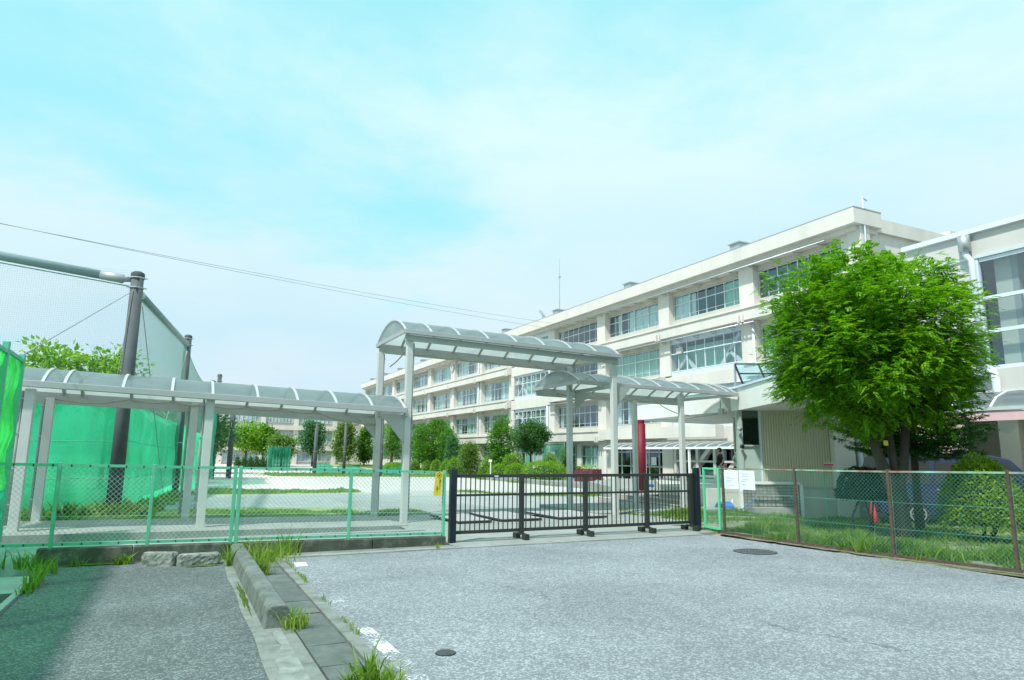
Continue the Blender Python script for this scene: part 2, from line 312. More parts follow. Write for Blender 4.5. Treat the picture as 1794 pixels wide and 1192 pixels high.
# ================================================================== SETTING
def ground_material():
    m = bpy.data.materials.new('yard_ground'); m.use_nodes = True; t = m.node_tree; nd = t.nodes; lk = t.links
    p = nd['Principled BSDF']; p.inputs['Roughness'].default_value = .95; p.inputs['Specular IOR Level'].default_value = .15
    g = nd.new('ShaderNodeNewGeometry'); s = nd.new('ShaderNodeSeparateXYZ')
    nz = nd.new('ShaderNodeTexNoise'); nz.inputs['Scale'].default_value = .22; nz.inputs['Detail'].default_value = 6; lk.new(g.outputs['Position'], nz.inputs['Vector'])
    lk.new(g.outputs['Position'], s.inputs[0])
    def mth(op, a, b):
        n = nd.new('ShaderNodeMath'); n.operation = op
        for i, x in enumerate((a, b)):
            if isinstance(x, (int, float)): n.inputs[i].default_value = x
            else: lk.new(x, n.inputs[i])
        return n.outputs[0]
    off = mth('MULTIPLY', mth('SUBTRACT', nz.outputs['Fac'], .5), 14)
    yy = mth('ADD', s.outputs['Y'], off); xx = mth('ADD', s.outputs['X'], mth('MULTIPLY', off, .35))
    def step(v, a, b):
        n = nd.new('ShaderNodeMapRange'); n.interpolation_type = 'SMOOTHSTEP'; n.inputs['From Min'].default_value = a; n.inputs['From Max'].default_value = b; lk.new(v, n.inputs['Value']); return n.outputs[0]
    def mix(f, a, b):
        n = nd.new('ShaderNodeMix'); n.data_type = 'RGBA'
        if isinstance(f, (int, float)): n.inputs[0].default_value = f
        else: lk.new(f, n.inputs[0])
        for i, x in ((6, a), (7, b)):
            if isinstance(x, tuple): n.inputs[i].default_value = (*x, 1)
            else: lk.new(x, n.inputs[i])
        return n.outputs[2]
    fine = nd.new('ShaderNodeTexNoise'); fine.inputs['Scale'].default_value = 2.3; fine.inputs['Detail'].default_value = 8; fine.inputs['Roughness'].default_value = .7; lk.new(g.outputs['Position'], fine.inputs['Vector'])
    sand = mix(step(fine.outputs['Fac'], .35, .65), (.66, .60, .55), (.57, .52, .475))
    grey = mix(step(fine.outputs['Fac'], .35, .65), (.24, .28, .27), (.32, .355, .345))
    c = mix(step(yy, 31, 40), grey, sand)
    # greyer towards the gate drive and the building
    c = mix(mth('MULTIPLY', step(xx, 7, 12), .6), c, mix(step(fine.outputs['Fac'], .4, .6), (.31, .33, .33), (.40, .41, .40)))
    # thin dirty soil in the right hand verge
    soil = mix(step(fine.outputs['Fac'], .4, .62), (.10, .13, .05), (.26, .26, .20))
    vg = mth('MULTIPLY', step(s.outputs['X'], 10.25, 10.45), mth('SUBTRACT', 1, step(mth('ADD', s.outputs['Y'], mth('MULTIPLY', off, .1)), 15.2, 16.2)))
    c = mix(vg, c, soil)
    def band(v, a, b_, soft=.5):
        return mth('MULTIPLY', step(v, a-soft, a+soft), mth('SUBTRACT', 1, step(v, b_-soft, b_+soft)))
    of2 = mth('MULTIPLY', mth('SUBTRACT', fine.outputs['Fac'], .5), 6)
    of3 = mth('ADD', mth('MULTIPLY', off, .25), of2)
    y2 = mth('ADD', s.outputs['Y'], of3); x2 = mth('ADD', s.outputs['X'], of2)
    lawn = mix(step(fine.outputs['Fac'], .35, .65), (.16, .27, .06), (.30, .36, .14))
    z1 = mth('MULTIPLY', band(y2, 18.3, 23.6, .5), mth('SUBTRACT', 1, step(mth('ADD', s.outputs['X'], of3), 4.5, 6.5)))
    z2 = mth('MULTIPLY', band(y2, 35, 40.5, 1.2), band(x2, -3, 8.5, 1.5))
    z3 = mth('MULTIPLY', band(mth('ADD', y2, mth('MULTIPLY', s.outputs['X'], .33)), 70.5, 76, .8), band(x2, 7, 27, 1))
    z4 = band(mth('ADD', mth('ADD', s.outputs['Y'], mth('MULTIPLY', s.outputs['X'], .35)), mth('MULTIPLY', of2, .5)), 38.7, 40.6, .4); z4 = mth('MULTIPLY', z4, band(s.outputs['X'], 13, 24.5, .5))
    z5 = mth('MULTIPLY', step(mth('ADD', s.outputs['X'], mth('MULTIPLY', of2, .1)), 24.1, 24.5), step(s.outputs['Y'], 42, 43))
    z6 = mth('MULTIPLY', band(s.outputs['Y'], 20.5, 38, .5), band(mth('ADD', mth('SUBTRACT', s.outputs['X'], mth('MULTIPLY', s.outputs['Y'], .093)), mth('MULTIPLY', of2, .1)), -9, -2.5, .15))
    for z_ in (z1, z2, z3, z4, z5, z6): c = mix(mth('MULTIPLY', z_, .92), c, lawn)
    lk.new(c, p.inputs['Base Color'])
    b = nd.new('ShaderNodeBump'); b.inputs['Strength'].default_value = .5; b.inputs['Distance'].default_value = .02
    n3 = nd.new('ShaderNodeTexNoise'); n3.inputs['Scale'].default_value = 18; n3.inputs['Detail'].default_value = 5; lk.new(g.outputs['Position'], n3.inputs['Vector']); lk.new(n3.outputs['Fac'], b.inputs['Height']); lk.new(b.outputs[0], p.inputs['Normal'])
    return m
def worn_paint(th=1.09):
    m = bpy.data.materials.new('worn_white_paint'); m.use_nodes = True; t = m.node_tree; nd = t.nodes; lk = t.links
    p = nd['Principled BSDF']; p.inputs['Base Color'].default_value = (.72, .75, .78, 1); p.inputs['Roughness'].default_value = .8
    g = nd.new('ShaderNodeNewGeometry')
    n1 = nd.new('ShaderNodeTexNoise'); n1.inputs['Scale'].default_value = 45; n1.inputs['Detail'].default_value = 4; lk.new(g.outputs['Position'], n1.inputs['Vector'])
    n2 = nd.new('ShaderNodeTexNoise'); n2.inputs['Scale'].default_value = 1.6; n2.inputs['Detail'].default_value = 3; lk.new(g.outputs['Position'], n2.inputs['Vector'])
    a = nd.new('ShaderNodeMath'); a.operation = 'MULTIPLY_ADD'; lk.new(n2.outputs['Fac'], a.inputs[0]); a.inputs[1].default_value = 1.1; lk.new(n1.outputs['Fac'], a.inputs[2])
    r = nd.new('ShaderNodeMapRange'); r.inputs['From Min'].default_value = th; r.inputs['From Max'].default_value = th+.11; lk.new(a.outputs[0], r.inputs['Value'])
    tp = nd.new('ShaderNodeBsdfTransparent'); mx = nd.new('ShaderNodeMixShader'); lk.new(r.outputs[0], mx.inputs[0]); lk.new(tp.outputs[0], mx.inputs[1]); lk.new(p.outputs[0], mx.inputs[2])
    lk.new(mx.outputs[0], nd['Material Output'].inputs['Surface']); return m
def asphalt(name, dark, light, frac, patch, crack=.5):
    m = bpy.data.materials.new(name); m.use_nodes = True; t = m.node_tree; nd = t.nodes; lk = t.links
    p = nd['Principled BSDF']; p.inputs['Roughness'].default_value = .85; p.inputs['Specular IOR Level'].default_value = .35
    g = nd.new('ShaderNodeNewGeometry')
    def step(v, a, b_):
        n = nd.new('ShaderNodeMapRange'); n.interpolation_type = 'SMOOTHSTEP'; n.inputs['From Min'].default_value = a; n.inputs['From Max'].default_value = b_; lk.new(v, n.inputs['Value']); return n.outputs[0]
    def mth(op, a, b_):
        n = nd.new('ShaderNodeMath'); n.operation = op
        for i, x in enumerate((a, b_)):
            if isinstance(x, (int, float)): n.inputs[i].default_value = x
            else: lk.new(x, n.inputs[i])
        return n.outputs[0]
    def noise(sc, det=5, ro=.6):
        n = nd.new('ShaderNodeTexNoise'); n.inputs['Scale'].default_value = sc; n.inputs['Detail'].default_value = det; n.inputs['Roughness'].default_value = ro; lk.new(g.outputs['Position'], n.inputs['Vector']); return n.outputs['Fac']
    def flecks(sc):
        v = nd.new('ShaderNodeTexVoronoi'); v.inputs['Scale'].default_value = sc; lk.new(g.outputs['Position'], v.inputs['Vector']); s_ = nd.new('ShaderNodeSeparateColor'); lk.new(v.outputs['Color'], s_.inputs[0]); return s_.outputs[0]
    macro = noise(.55, 6, .62); mid = noise(5, 5, .65)
    f = mth('ADD', mth('MULTIPLY', flecks(85), .5), mth('MULTIPLY', flecks(47), .5))
    th = mth('ADD', f, mth('MULTIPLY', mth('SUBTRACT', mid, .5), .12)); fl = step(th, 1-frac-.06, 1-frac+.10)
    mx = nd.new('ShaderNodeMix'); mx.data_type = 'RGBA'; lk.new(fl, mx.inputs[0]); mx.inputs[6].default_value = (*dark, 1); mx.inputs[7].default_value = (*light, 1)
    k = mth('ADD', 1-patch, mth('MULTIPLY', step(macro, .32, .68), 2*patch)); k = mth('MULTIPLY', k, mth('ADD', .9, mth('MULTIPLY', mid, .2)))
    # hairline cracks, only in places
    v = nd.new('ShaderNodeTexVoronoi'); v.feature = 'DISTANCE_TO_EDGE'; v.inputs['Scale'].default_value = .42
    wv = nd.new('ShaderNodeVectorMath'); wv.operation = 'MULTIPLY_ADD'; nn_ = nd.new('ShaderNodeTexNoise'); nn_.inputs['Scale'].default_value = 1.4; nn_.inputs['Detail'].default_value = 6; lk.new(g.outputs['Position'], nn_.inputs['Vector']); lk.new(nn_.outputs['Color'], wv.inputs[0]); wv.inputs[1].default_value = (1.2, 1.2, 0); lk.new(g.outputs['Position'], wv.inputs[2]); lk.new(wv.outputs[0], v.inputs['Vector'])
    cr_ = mth('MULTIPLY', mth('SUBTRACT', 1, step(v.outputs['Distance'], .002, .006)), mth('MULTIPLY', step(noise(.35, 2), .50, .58), crack))
    # a few darker drips
    sp = step(noise(2.1, 3, .5), .66, .72)
    k = mth('MULTIPLY', k, mth('SUBTRACT', 1, mth('ADD', mth('MULTIPLY', cr_, .6), mth('MULTIPLY', sp, .10))))
    vm = nd.new('ShaderNodeVectorMath'); vm.operation = 'SCALE'; lk.new(mx.outputs[2], vm.inputs[0]); lk.new(k, vm.inputs['Scale']); lk.new(vm.outputs[0], p.inputs['Base Color'])
    b = nd.new('ShaderNodeBump'); b.inputs['Strength'].default_value = .25; b.inputs['Distance'].default_value = .006; lk.new(f, b.inputs['Height']); lk.new(b.outputs[0], p.inputs['Normal'])
    return m
M['asphalt'] = asphalt('worn_asphalt', (.165, .183, .197), (.315, .34, .36), .42, .13); M['asphalt_old'] = asphalt('dark_asphalt', (.082, .10, .104), (.185, .21, .213), .40, .18)
M['ground'] = ground_material(); M['paint'] = worn_paint(1.03)
M['paint_full'] = mat('white_road_paint', (.72, .75, .78), .8, .1, 20)

xs = [-400, -150, -60, -30, -15, -8, -5, -3]+[x*.5 for x in range(-5, 50)]+[25, 27, 30, 35, 45, 60, 100, 200, 400]
ys = [-60, -30, -10, 0, 4, 8, 11.85]+[12+i*.5 for i in range(30)]+[27, 29, 32, 36, 40, 50, 60, 80, 100, 130, 160, 250, 400, 700]
V = []; 
for y in ys:
    for x in xs:
        z = -.16 if (y < 11.9 and x < 10.26) else zt(x, y)
        if 14.2 < y < 15.1 and x < 5.1: z = -.28
        if y > 140: z = -3.0
        V.append((x, y, z))
nx = len(xs); F = [(j*nx+i, j*nx+i+1, (j+1)*nx+i+1, (j+1)*nx+i) for j in range(len(ys)-1) for i in range(nx-1)]
g = fast('ground', V, np.array(F), M['ground'], kind='structure')
# road sheets
def sheet(name, pts, z, matl, kind='structure', th=.0):
    b = MB(); b.add([(x, y, z) for x, y in pts], [tuple(range(len(pts)))]); return b.build(name, matl, kind=kind)
road = sheet('road', [(1.56, -25), (14, -25), (14, -6), (11.1, 3), (10.62, 5.76), (10.36, 7.45), (10.18, 9.22), (10.12, 10.6), (9.95, 11.15), (1.56, 11.15)], .0, M['asphalt'])
lp = MB()
pts = [(-1.42, -25), (.75, -25), (.75, 11.55), (-1.42, 11.55)]
park = sheet('parking_lane', pts, .0, M['asphalt_old'])
# concrete gutter beside the kerb bar, slab cover strip, edging strips (each piece its own)
pav = empty('pavement'); pav['kind'] = 'structure'
yy = -3.0; sm = MB().box(-.165, .165, 0, .578, -.06, .0).mesh('slab', M['slab']); em = MB().box(-.055, .055, 0, 1.19, -.06, .0).mesh('edging_block', M['concrete_gut'])
while yy < 10.6:
    L_ = .585
    o = link_mesh('slab', sm, pav, (1.275+rnd.uniform(-.004, .004), yy, .004+rnd.uniform(0, .006))); o.rotation_euler = (rnd.uniform(-.006, .006), rnd.uniform(-.008, .008), rnd.uniform(-.006, .006)); yy += .605
yy = -3.2
while yy < 10.6:
    link_mesh('edging_block', em, pav, (1.515, yy, .012+rnd.uniform(0, .004))); link_mesh('edging_block', em, pav, (1.035, yy+.4, .008+rnd.uniform(0, .004))); yy += 1.2
MB().box(.97, 1.59, -25, 11.2, -.10, -.035).build('gutter_base', M['mossy'], pav)
gb = MB(); gy = [-3+.25*i for i in range(58)]
for i in range(len(gy)-1):
    a = .76+.010*math.sin(gy[i]*3.1); b_ = .76+.010*math.sin(gy[i+1]*3.1)
    gb.add([(a-.03, gy[i], .009), (.985, gy[i], .012), (.985, gy[i+1], .012), (b_-.03, gy[i+1], .009)], [(0, 1, 2, 3)])
gb.build('gutter_apron', M['concrete_gut'], pav)
# broken crack and paler screed patch at the front
pm = MB(); q = [(.93-.11*rnd.random()-.06*(3 < i < 8), 4.4+i*.22, .0165) for i in range(11)]
pm.add([(.985, 4.3, .0165)]+q+[(.985, 6.75, .0165)], [tuple(range(13))]); pm.build('screed_patch', mat('pale_screed', (.235, .26, .243), .85, .2, 7, bump=.5, bscale=30, col2=(.17, .19, .175), f2=.45, s2=9), pav)
# apron blocks along the road head and gate sill
ap = empty('gate_apron'); ap['kind'] = 'structure'
MB().box(4.5, 10.5, 11.36, 11.80, -.06, .012).build('sill_front', M['concrete'], ap)
MB().box(4.5, 10.5, 11.86, 12.9, -.06, .010).build('sill_back', M['concrete'], ap)
MB().box(4.5, 10.5, 11.80, 11.86, -.09, -.03).build('track_slot', M['darkmetal'], ap)
MB().box(1.6, 4.45, 11.28, 11.56, -.06, .008).build('sill_left', M['concrete_gut'], ap)
xx = 1.62
while xx < 9.7:
    w = .6 if xx > 1.7 else .55
    MB().box(xx, min(xx+w-.012, 9.9), 11.08, 11.27 if xx < 4.4 else 11.35, -.06, .016+rnd.uniform(0, .006)).build('apron_block', M['concrete'], ap); xx += w
# yard drive just behind the gate, drain grating line
dr = sheet('drive', [(4.4, 12.9), (13.0, 12.9), (14.2, 15.9), (16, 21), (14, 30), (6.2, 30), (5.2, 19)], 0, M['concrete'])
for v in dr.data.vertices: v.co.z = zt(v.co.x, v.co.y)+.006
# walkway platform under the low canopy (slightly raised, slopes a touch to the left)
wp = MB(); n = 8
for i in range(n):
    x0 = -6+i*(10.9/n); x1 = -6+(i+1)*(10.9/n); za = zt(x0, 16)+.04; zb = zt(x1, 16)+.04
    y0a, y0b = 15.25, 15.25
    wp.add([(x0, y0a, -.3), (x1, y0b, -.3), (x1, 18.62, -.3), (x0, 18.62, -.3), (x0, y0a, za), (x1, y0b, zb), (x1, 18.62, zb-.04), (x0, 18.62, za-.04)], [(4, 5, 6, 7), (0, 1, 5, 4), (3, 7, 6, 2)] + ([(1, 2, 6, 5)] if i == n-1 else []))
w_ = wp.build('walkway', M['concrete'], kind='structure')
# drain channel in front of it
ch = MB().box(-6, 4.95, 14.3, 15.24, -.5, -.24); ch.build('drain_channel', M['mossy'], kind='structure')
MB().box(-6, 4.9, 14.05, 14.29, -.4, .0).build('channel_lip', M['concrete'], kind='structure')
# road markings
b = MB(); b.add([(1.62, 3.0, .004), (1.78, 3.0, .004), (1.76, 6.5, .004), (1.63, 6.5, .004)], [(0, 1, 2, 3)]); b.build('edge_line', M['paint'], kind='structure')
b = MB(); b.add([(1.63, 6.52, .004), (1.77, 6.52, .004), (1.80, 10.0, .004), (1.70, 10.0, .004)], [(0, 1, 2, 3)]); b.build('edge_line', worn_paint(1.20), kind='structure')
b = MB(); b.add([(1.66, 10.22, .005), (1.82, 10.22, .005), (1.84, 10.58, .005), (1.68, 10.60, .005)], [(0, 1, 2, 3)]); b.build('edge_mark', M['paint_full'], kind='structure')
# manholes
def manhole(x, y, r, label):
    t = thing('manhole_cover', (x, y, 0), label, 'manhole cover')
    MB().cyl(x, y, -.02, .006, r, 40).build('frame', M['darkmetal'], t)
    MB().cyl(x, y, -.02, .011, r*.93, 40).build('lid', M['iron'], t)
    s = MB()
    for i in range(-4, 5):
        for j in range(-4, 5):
            if i*i+j*j < 19: s.box(x+i*r*.19-r*.06, x+i*r*.19+r*.06, y+j*r*.19-r*.06, y+j*r*.19+r*.06, .011, .015)
    s.build('stud', M['iron'], t, kind='stuff')
manhole(9.02, 8.85, .36, 'large dark round manhole cover in the road near the rusty fence')
manhole(2.10, 5.44, .085, 'small dark round cover in the road nearest the camera')

# platform and steps beside the pavilion
W0 = Vector((16.9, 17.1)); WD = Vector((.853, -.522)); WN = Vector((.522, .853))   # along the wall, into the building
def wp_(t, n=0.): q_ = W0+WD*t+WN*n; return (q_.x, q_.y)
pts = [wp_(-1.05), wp_(7.5), wp_(7.5, 5), (22.5, 26.5), (20.3, 26), (15.75, 19.7), (15.75, 18.0)]
pl = MB(); pl.prism([(x, y, -.7) for x, y in pts], (0, 0, 1.24)); pl.build('pavilion_platform', M['platform'], kind='structure')
st = empty('steps', (15.3, 20, -.15)); st['kind'] = 'structure'
for k, (x0, z) in enumerate(((14.75, .03), (15.15, .16), (15.55, .30), (15.9, .44))):
    y9 = (22.3, 21.6, 19.6, 19.0)[k]; MB().box(x0, 16.2, 17.75+.12*k, y9, z-.4, z-.02).build('step', M['tread'], st)
    MB().box(x0-.01, x0+.07, 17.74+.12*k, y9+.01, z-.02, z).build('nosing', M['nosing'], st)
# far apron in front of the entrance and low kerb
MB().add([(24.5, 28, -.29), (32.6, 24, -.29), (32.6, 62, -.29), (24.5, 56, -.29), (24.5, 28, -.7), (24.5, 56, -.7)], [(0, 1, 2, 3), (4, 0, 3, 5)]).build('entrance_paving', M['concrete'], kind='structure')
MB().add([(16.6, 21.7, .10), (28.6, 26, .0), (28.6, 40, .0), (23, 36, .0), (16.6, 21.7, -.7), (23, 36, -.7)], [(0, 1, 2, 3), (4, 0, 3, 5)]).build('entrance_landing', M['concrete'], kind='structure')
# garden bed soil strip
gbm = mat('garden_soil', (.09, .14, .04), .95, .3, 2)
MB().box(26.6, 32.0, 56.2, 125, -.66, -.45).build('garden_bed', gbm, kind='structure')

# ================================================================== LEFT CHAIN-LINK FENCE
def chainlink(p0, p1, zb0, zt0, zb1, zt1, pitch, r, name, matl, parent):
    """two families of straight diagonal wires in the vertical strip p0->p1, plus line wires"""
    p0 = Vector(p0); p1 = Vector(p1); Ls = (p1-p0).length; H = max(zt0-zb0, zt1-zb1); d = (p1-p0)/Ls
    nrm = Vector((-d.y, d.x)); segs = []
    k = -H
    while k < Ls:
        for sgn in (1, -1):
            a, b = (k, 0.), (k+H, H)
            if a[0] < 0: a = (0., -k)
            if b[0] > Ls: b = (Ls, Ls-k)
            if b[0]-a[0] < .01: continue
            if sgn < 0: a, b = (a[0], H-a[1]), (b[0], H-b[1])
            segs.append((a, b, sgn))
        k += pitch
    V = []; F = []
    for a, b, sg in segs:
        ps = []
        for s_, z in (a, b):
            zb = zb0+(zb1-zb0)*s_/Ls; zt_ = zt0+(zt1-zt0)*s_/Ls
            q = p0+d*s_; ps.append(Vector((q.x+nrm.x*sg*r*.6, q.y+nrm.y*sg*r*.6, zb+(zt_-zb)*z/H)))
        dd = (ps[1]-ps[0]).normalized(); u = Vector((nrm.x, nrm.y, 0)); w = dd.cross(u)
        base = len(V)
        for p in ps:
            for j in range(3):
                t = 2*math.pi*j/3; V.append(tuple(p+u*math.cos(t)*r+w*math.sin(t)*r))
        for j in range(3): F.append((base+j, base+(j+1) % 3, base+3+(j+1) % 3, base+3+j))
    return fast(name, V, np.array(F), matl, parent)
FY = 11.64
kb = thing('concrete_kerb', (1.4, FY, 0), 'long dark mossy concrete kerb under the green chain-link fence', 'kerb')
xk = [-1.63, -.45, .86, 1.9, 3.1, 4.42]
for i in range(5):
    a, c = xk[i]+.004, xk[i+1]-.004; za = .235-.012*(a+1.6)*1.1; zc = .235-.012*(c+1.6)*1.1
    b = MB(); b.add([(a, 11.56, -.05), (c, 11.56, -.05), (c, 11.74, -.05), (a, 11.74, -.05), (a, 11.565, za), (c, 11.565, zc), (c, 11.735, zc), (a, 11.735, za)], [(3, 2, 1, 0), (4, 5, 6, 7), (0, 1, 5, 4), (1, 2, 6, 5), (2, 3, 7, 6), (3, 0, 4, 7)])
    b.build('kerb_stone', M['mossy'], kb, bevel=.012)
fn = thing('chain_link_fence', (1.2, FY, .2), 'green framed chain-link fence along the walkway left of the black gate', 'fence')
ft = lambda x: 1.33-.018*(x-2.7) if x < 2.7 else 1.33-.026*(x-2.7)
fb = lambda x: .27-.0135*(x+1.8)
for x, w in ((-1.48, .05), (-.276, .05), (.87, .055), (.945, .055), (2.70, .05), (4.385, .05)):
    b = MB(); b.box(x-w/2, x+w/2, FY-.03, FY+.03, fb(x)-.06, ft(x)+.015); b.build('post', M['gfence'], fn, bevel=.006)
spans = [(-2.6, -1.505), (-1.455, -.3), (-.25, .84), (.975, 2.675), (2.725, 4.36)]
for a, c in spans:
    MB().beam((a, FY-.012, ft(a)-.02), (c, FY-.012, ft(c)-.02), .03, .04).build('top_rail', M['gfence'], fn)
    MB().beam((a, FY-.012, fb(a)+.02), (c, FY-.012, fb(c)+.02), .03, .04).build('bottom_rail', M['gfence'], fn)
    chainlink((a, FY+.01), (c, FY+.01), fb(a)+.02, ft(a)-.02, fb(c)+.02, ft(c)-.02, .072, .0026, 'wire_mesh', M['wire'], fn)
    tw = MB().tube([(a, FY-.004, (ft(a)+fb(a))/2-.17), (c, FY-.004, (ft(c)+fb(c))/2-.17)], .0022, 4); tw.build('tension_wire', M['wire'], fn)
    cl = MB(); q_ = a+.12
    while q_ < c:
        cl.box(q_-.008, q_+.008, FY-.033, FY-.027, ft(q_)-.045, ft(q_)-.01); cl.box(q_-.008, q_+.008, FY-.033, FY-.027, fb(q_)+.008, fb(q_)+.035); q_ += .23
    cl.build('clip', M['darkmetal'], fn, kind='stuff')
# yellow notice
def text_mesh(txt, size, matl, name='lettering', depth=.0006):
    cu = bpy.data.curves.new('t', 'FONT'); cu.body = txt; cu.size = size; cu.extrude = depth; cu.align_x = 'CENTER'; cu.align_y = 'CENTER'
    o = bpy.data.objects.new('t', cu); COL.objects.link(o); dg = bpy.context.evaluated_depsgraph_get()
    me = bpy.data.meshes.new_from_object(o.evaluated_get(dg)); bpy.data.objects.remove(o); me.name = name; me.materials.clear(); me.materials.append(matl); return me
def place_text(me, name, loc, parent, rot):
    o = link_mesh(name, me, parent, loc); o.rotation_euler = rot; return o
yn = thing('notice_plate', (4.26, FY-.05, 1.0), 'narrow yellow notice with black diamond emblem and vertical writing on the green fence', 'sign')
MB().add([(4.165, FY-.05, .86), (4.31, FY-.05, .86), (4.345, FY-.05, 1.275), (4.20, FY-.05, 1.275), (4.165, FY-.046, .86), (4.31, FY-.046, .86), (4.345, FY-.046, 1.275), (4.20, FY-.046, 1.275)], [(0, 1, 2, 3), (7, 6, 5, 4), (0, 4, 5, 1), (3, 2, 6, 7), (0, 3, 7, 4), (1, 5, 6, 2)]).build('plate', M['yellow'], yn)
b = MB(); cx_, cz_ = 4.268, 1.215
for i in range(4):
    a0 = math.pi/2*i; a1 = a0+math.pi/2
    b.beam((cx_+.052*math.cos(a0), FY-.0515, cz_+.052*math.sin(a0)), (cx_+.052*math.cos(a1), FY-.0515, cz_+.052*math.sin(a1)), .002, .006)
b.prism([(cx_-.02, FY-.052, cz_-.018), (cx_-.004, FY-.052, cz_-.016), (cx_+.02, FY-.052, cz_+.006), (cx_+.018, FY-.052, cz_+.02), (cx_, FY-.052, cz_+.018), (cx_-.016, FY-.052, cz_)], (0, -.001, 0))
b.build('emblem', M['ink'], yn)
for k, ch_ in enumerate('開閉について'): place_text(text_mesh(ch_, .034, M['ink']), 'lettering', (4.285-.0035*k*.4, FY-.0515, 1.128-.030*k), yn, (math.pi/2, 0, 0))
for k, ch_ in enumerate('お願い'): place_text(text_mesh(ch_, .036, M['ink']), 'lettering', (4.236-.0035*k*.4, FY-.0515, 1.01-.034*k), yn, (math.pi/2, 0, 0))
# end plug of green things: near sheet fence at far left (runs towards the camera)
gs = thing('sheet_fence', (-2.7, 12.5, .1), 'tall green sheeted fence at the left edge of the picture', 'fence')
for y in (14.75, 13.45, 11.4, 9.3, 7.2, 5.1, 3.0, .9, -1.2, -3.3):
    MB().box(-2.70, -2.60, y-.05, y+.05, 0, 3.30+(.05 if y == 13.45 else 0)).build('post', M['gfence'], gs, bevel=.01)
for y0, y1 in ((13.5, 14.7), (11.45, 13.4), (9.35, 11.35), (7.25, 9.25), (5.15, 7.15), (3.05, 5.05), (.95, 2.95), (-1.15, .85), (-3.25, -1.25)):
    MB().beam((-2.63, y0, 3.2), (-2.63, y1, 3.18), .05, .06).build('top_rail', M['gfence'], gs)
    ns, nz_ = 26, 30; V = []
    for j in range(nz_+1):
        for i in range(ns+1):
            z = .9+j*2.28/nz_; V.append((-2.68+.018*math.sin(i*2.1+j*.3)+.02*rnd.random()+.03*math.sin(j*.5+y0), y0+(y1-y0)*i/ns, z))
    F = [(j*(ns+1)+i, j*(ns+1)+i+1, (j+1)*(ns+1)+i+1, (j+1)*(ns+1)+i) for j in range(nz_) for i in range(ns)]
    fast('sheet', V, np.array(F), M['sheet2'], gs, smooth=True)
    V2 = [(v[0], v[1], v[2]*.37-.23) for v in V]
    fast('lower_sheet', V2, np.array(F), M['sheet_low'], gs, smooth=True)

# kerb bar + loose blocks
kbar = thing('parking_kerb', (.95, 9, 0), 'long low chamfered concrete bar between the two paved lanes', 'kerb')
for y0, y1 in ((6.78, 8.6), (8.61, 10.2), (10.21, 11.5)):
    b = MB(); b.prism([(.84, y0, -.02), (.87, y0, .17), (.90, y0, .205), (1.03, y0, .205), (1.06, y0, .17), (1.08, y0, -.02)][::-1], (0, y1-y0, 0)); b.build('kerb_stone', M['kerbbar'], kbar, bevel=.01)
def blockstone(x0, y0, x1, y1, h, w, label, seed):
    t = thing('concrete_block', ((x0+x1)/2, (y0+y1)/2, 0), label, 'concrete block')
    d = Vector((x1-x0, y1-y0)); l = d.length; d.normalize(); bm = MB(); R_ = random.Random(seed); nx_, ny_, nz_ = 12, 5, 5; n = Vector((-d.y, d.x))
    idx = {}
    def vid(i, j, k):
        if (i, j, k) not in idx:
            a = i/nx_; b_ = j/ny_; c_ = k/nz_
            e = lambda q: .006*R_.uniform(-1, 1)
            rr = .9 if (i in (0, nx_))+(j in (0, ny_))+(k == nz_) >= 2 else 1
            px = l*(.5+(a-.5)*rr)+e(0); py = w*(.5+(b_-.5)*rr)+e(0); pz = h*c_*(.95 if rr < 1 else 1)+e(0)*.4
            idx[(i, j, k)] = len(bm.v); bm.v.append((x0+d.x*px+n.x*py, y0+d.y*px+n.y*py, max(-.02, pz-.005)))
        return idx[(i, j, k)]
    for i in range(nx_):
        for k in range(nz_): bm.f += [(vid(i, 0, k), vid(i+1, 0, k), vid(i+1, 0, k+1), vid(i, 0, k+1)), (vid(i+1, ny_, k), vid(i, ny_, k), vid(i, ny_, k+1), vid(i+1, ny_, k+1))]
        for j in range(ny_): bm.f.append((vid(i, j, nz_), vid(i+1, j, nz_), vid(i+1, j+1, nz_), vid(i, j+1, nz_)))
    for j in range(ny_):
        for k in range(nz_): bm.f += [(vid(0, j+1, k), vid(0, j, k), vid(0, j, k+1), vid(0, j+1, k+1)), (vid(nx_, j, k), vid(nx_, j+1, k), vid(nx_, j+1, k+1), vid(nx_, j, k+1))]
    bm.build('stone', M['rough'], t, smooth=False); return t
blockstone(-.33, 11.10, .09, 10.90, .19, .17, 'rough concrete block with rounded top by the mossy kerb, left of a pair', 3)
blockstone(.14, 10.82, .70, 10.86, .17, .15, 'longer squared concrete block in front of the mossy kerb, right of a pair', 5)
# steel gutter covers at far left
gc = thing('drain_cover', (-1.7, 9.5, 0), 'bluish grey steel drain cover in the weeds at the left edge', 'drain cover')
for k, (y0, y1) in enumerate(((7.9, 8.9), (8.95, 9.4), (9.45, 10.6))):
    MB().box(-2.05, -1.50, y0, y1, -.02, .03).build('cover_plate', M['galv'] if k != 1 else M['darkmetal'], gc, bevel=.004)
MB().box(-1.49, -1.42, 7.4, 10.7, -.02, .035).build('edge_frame', M['galv'], gc)

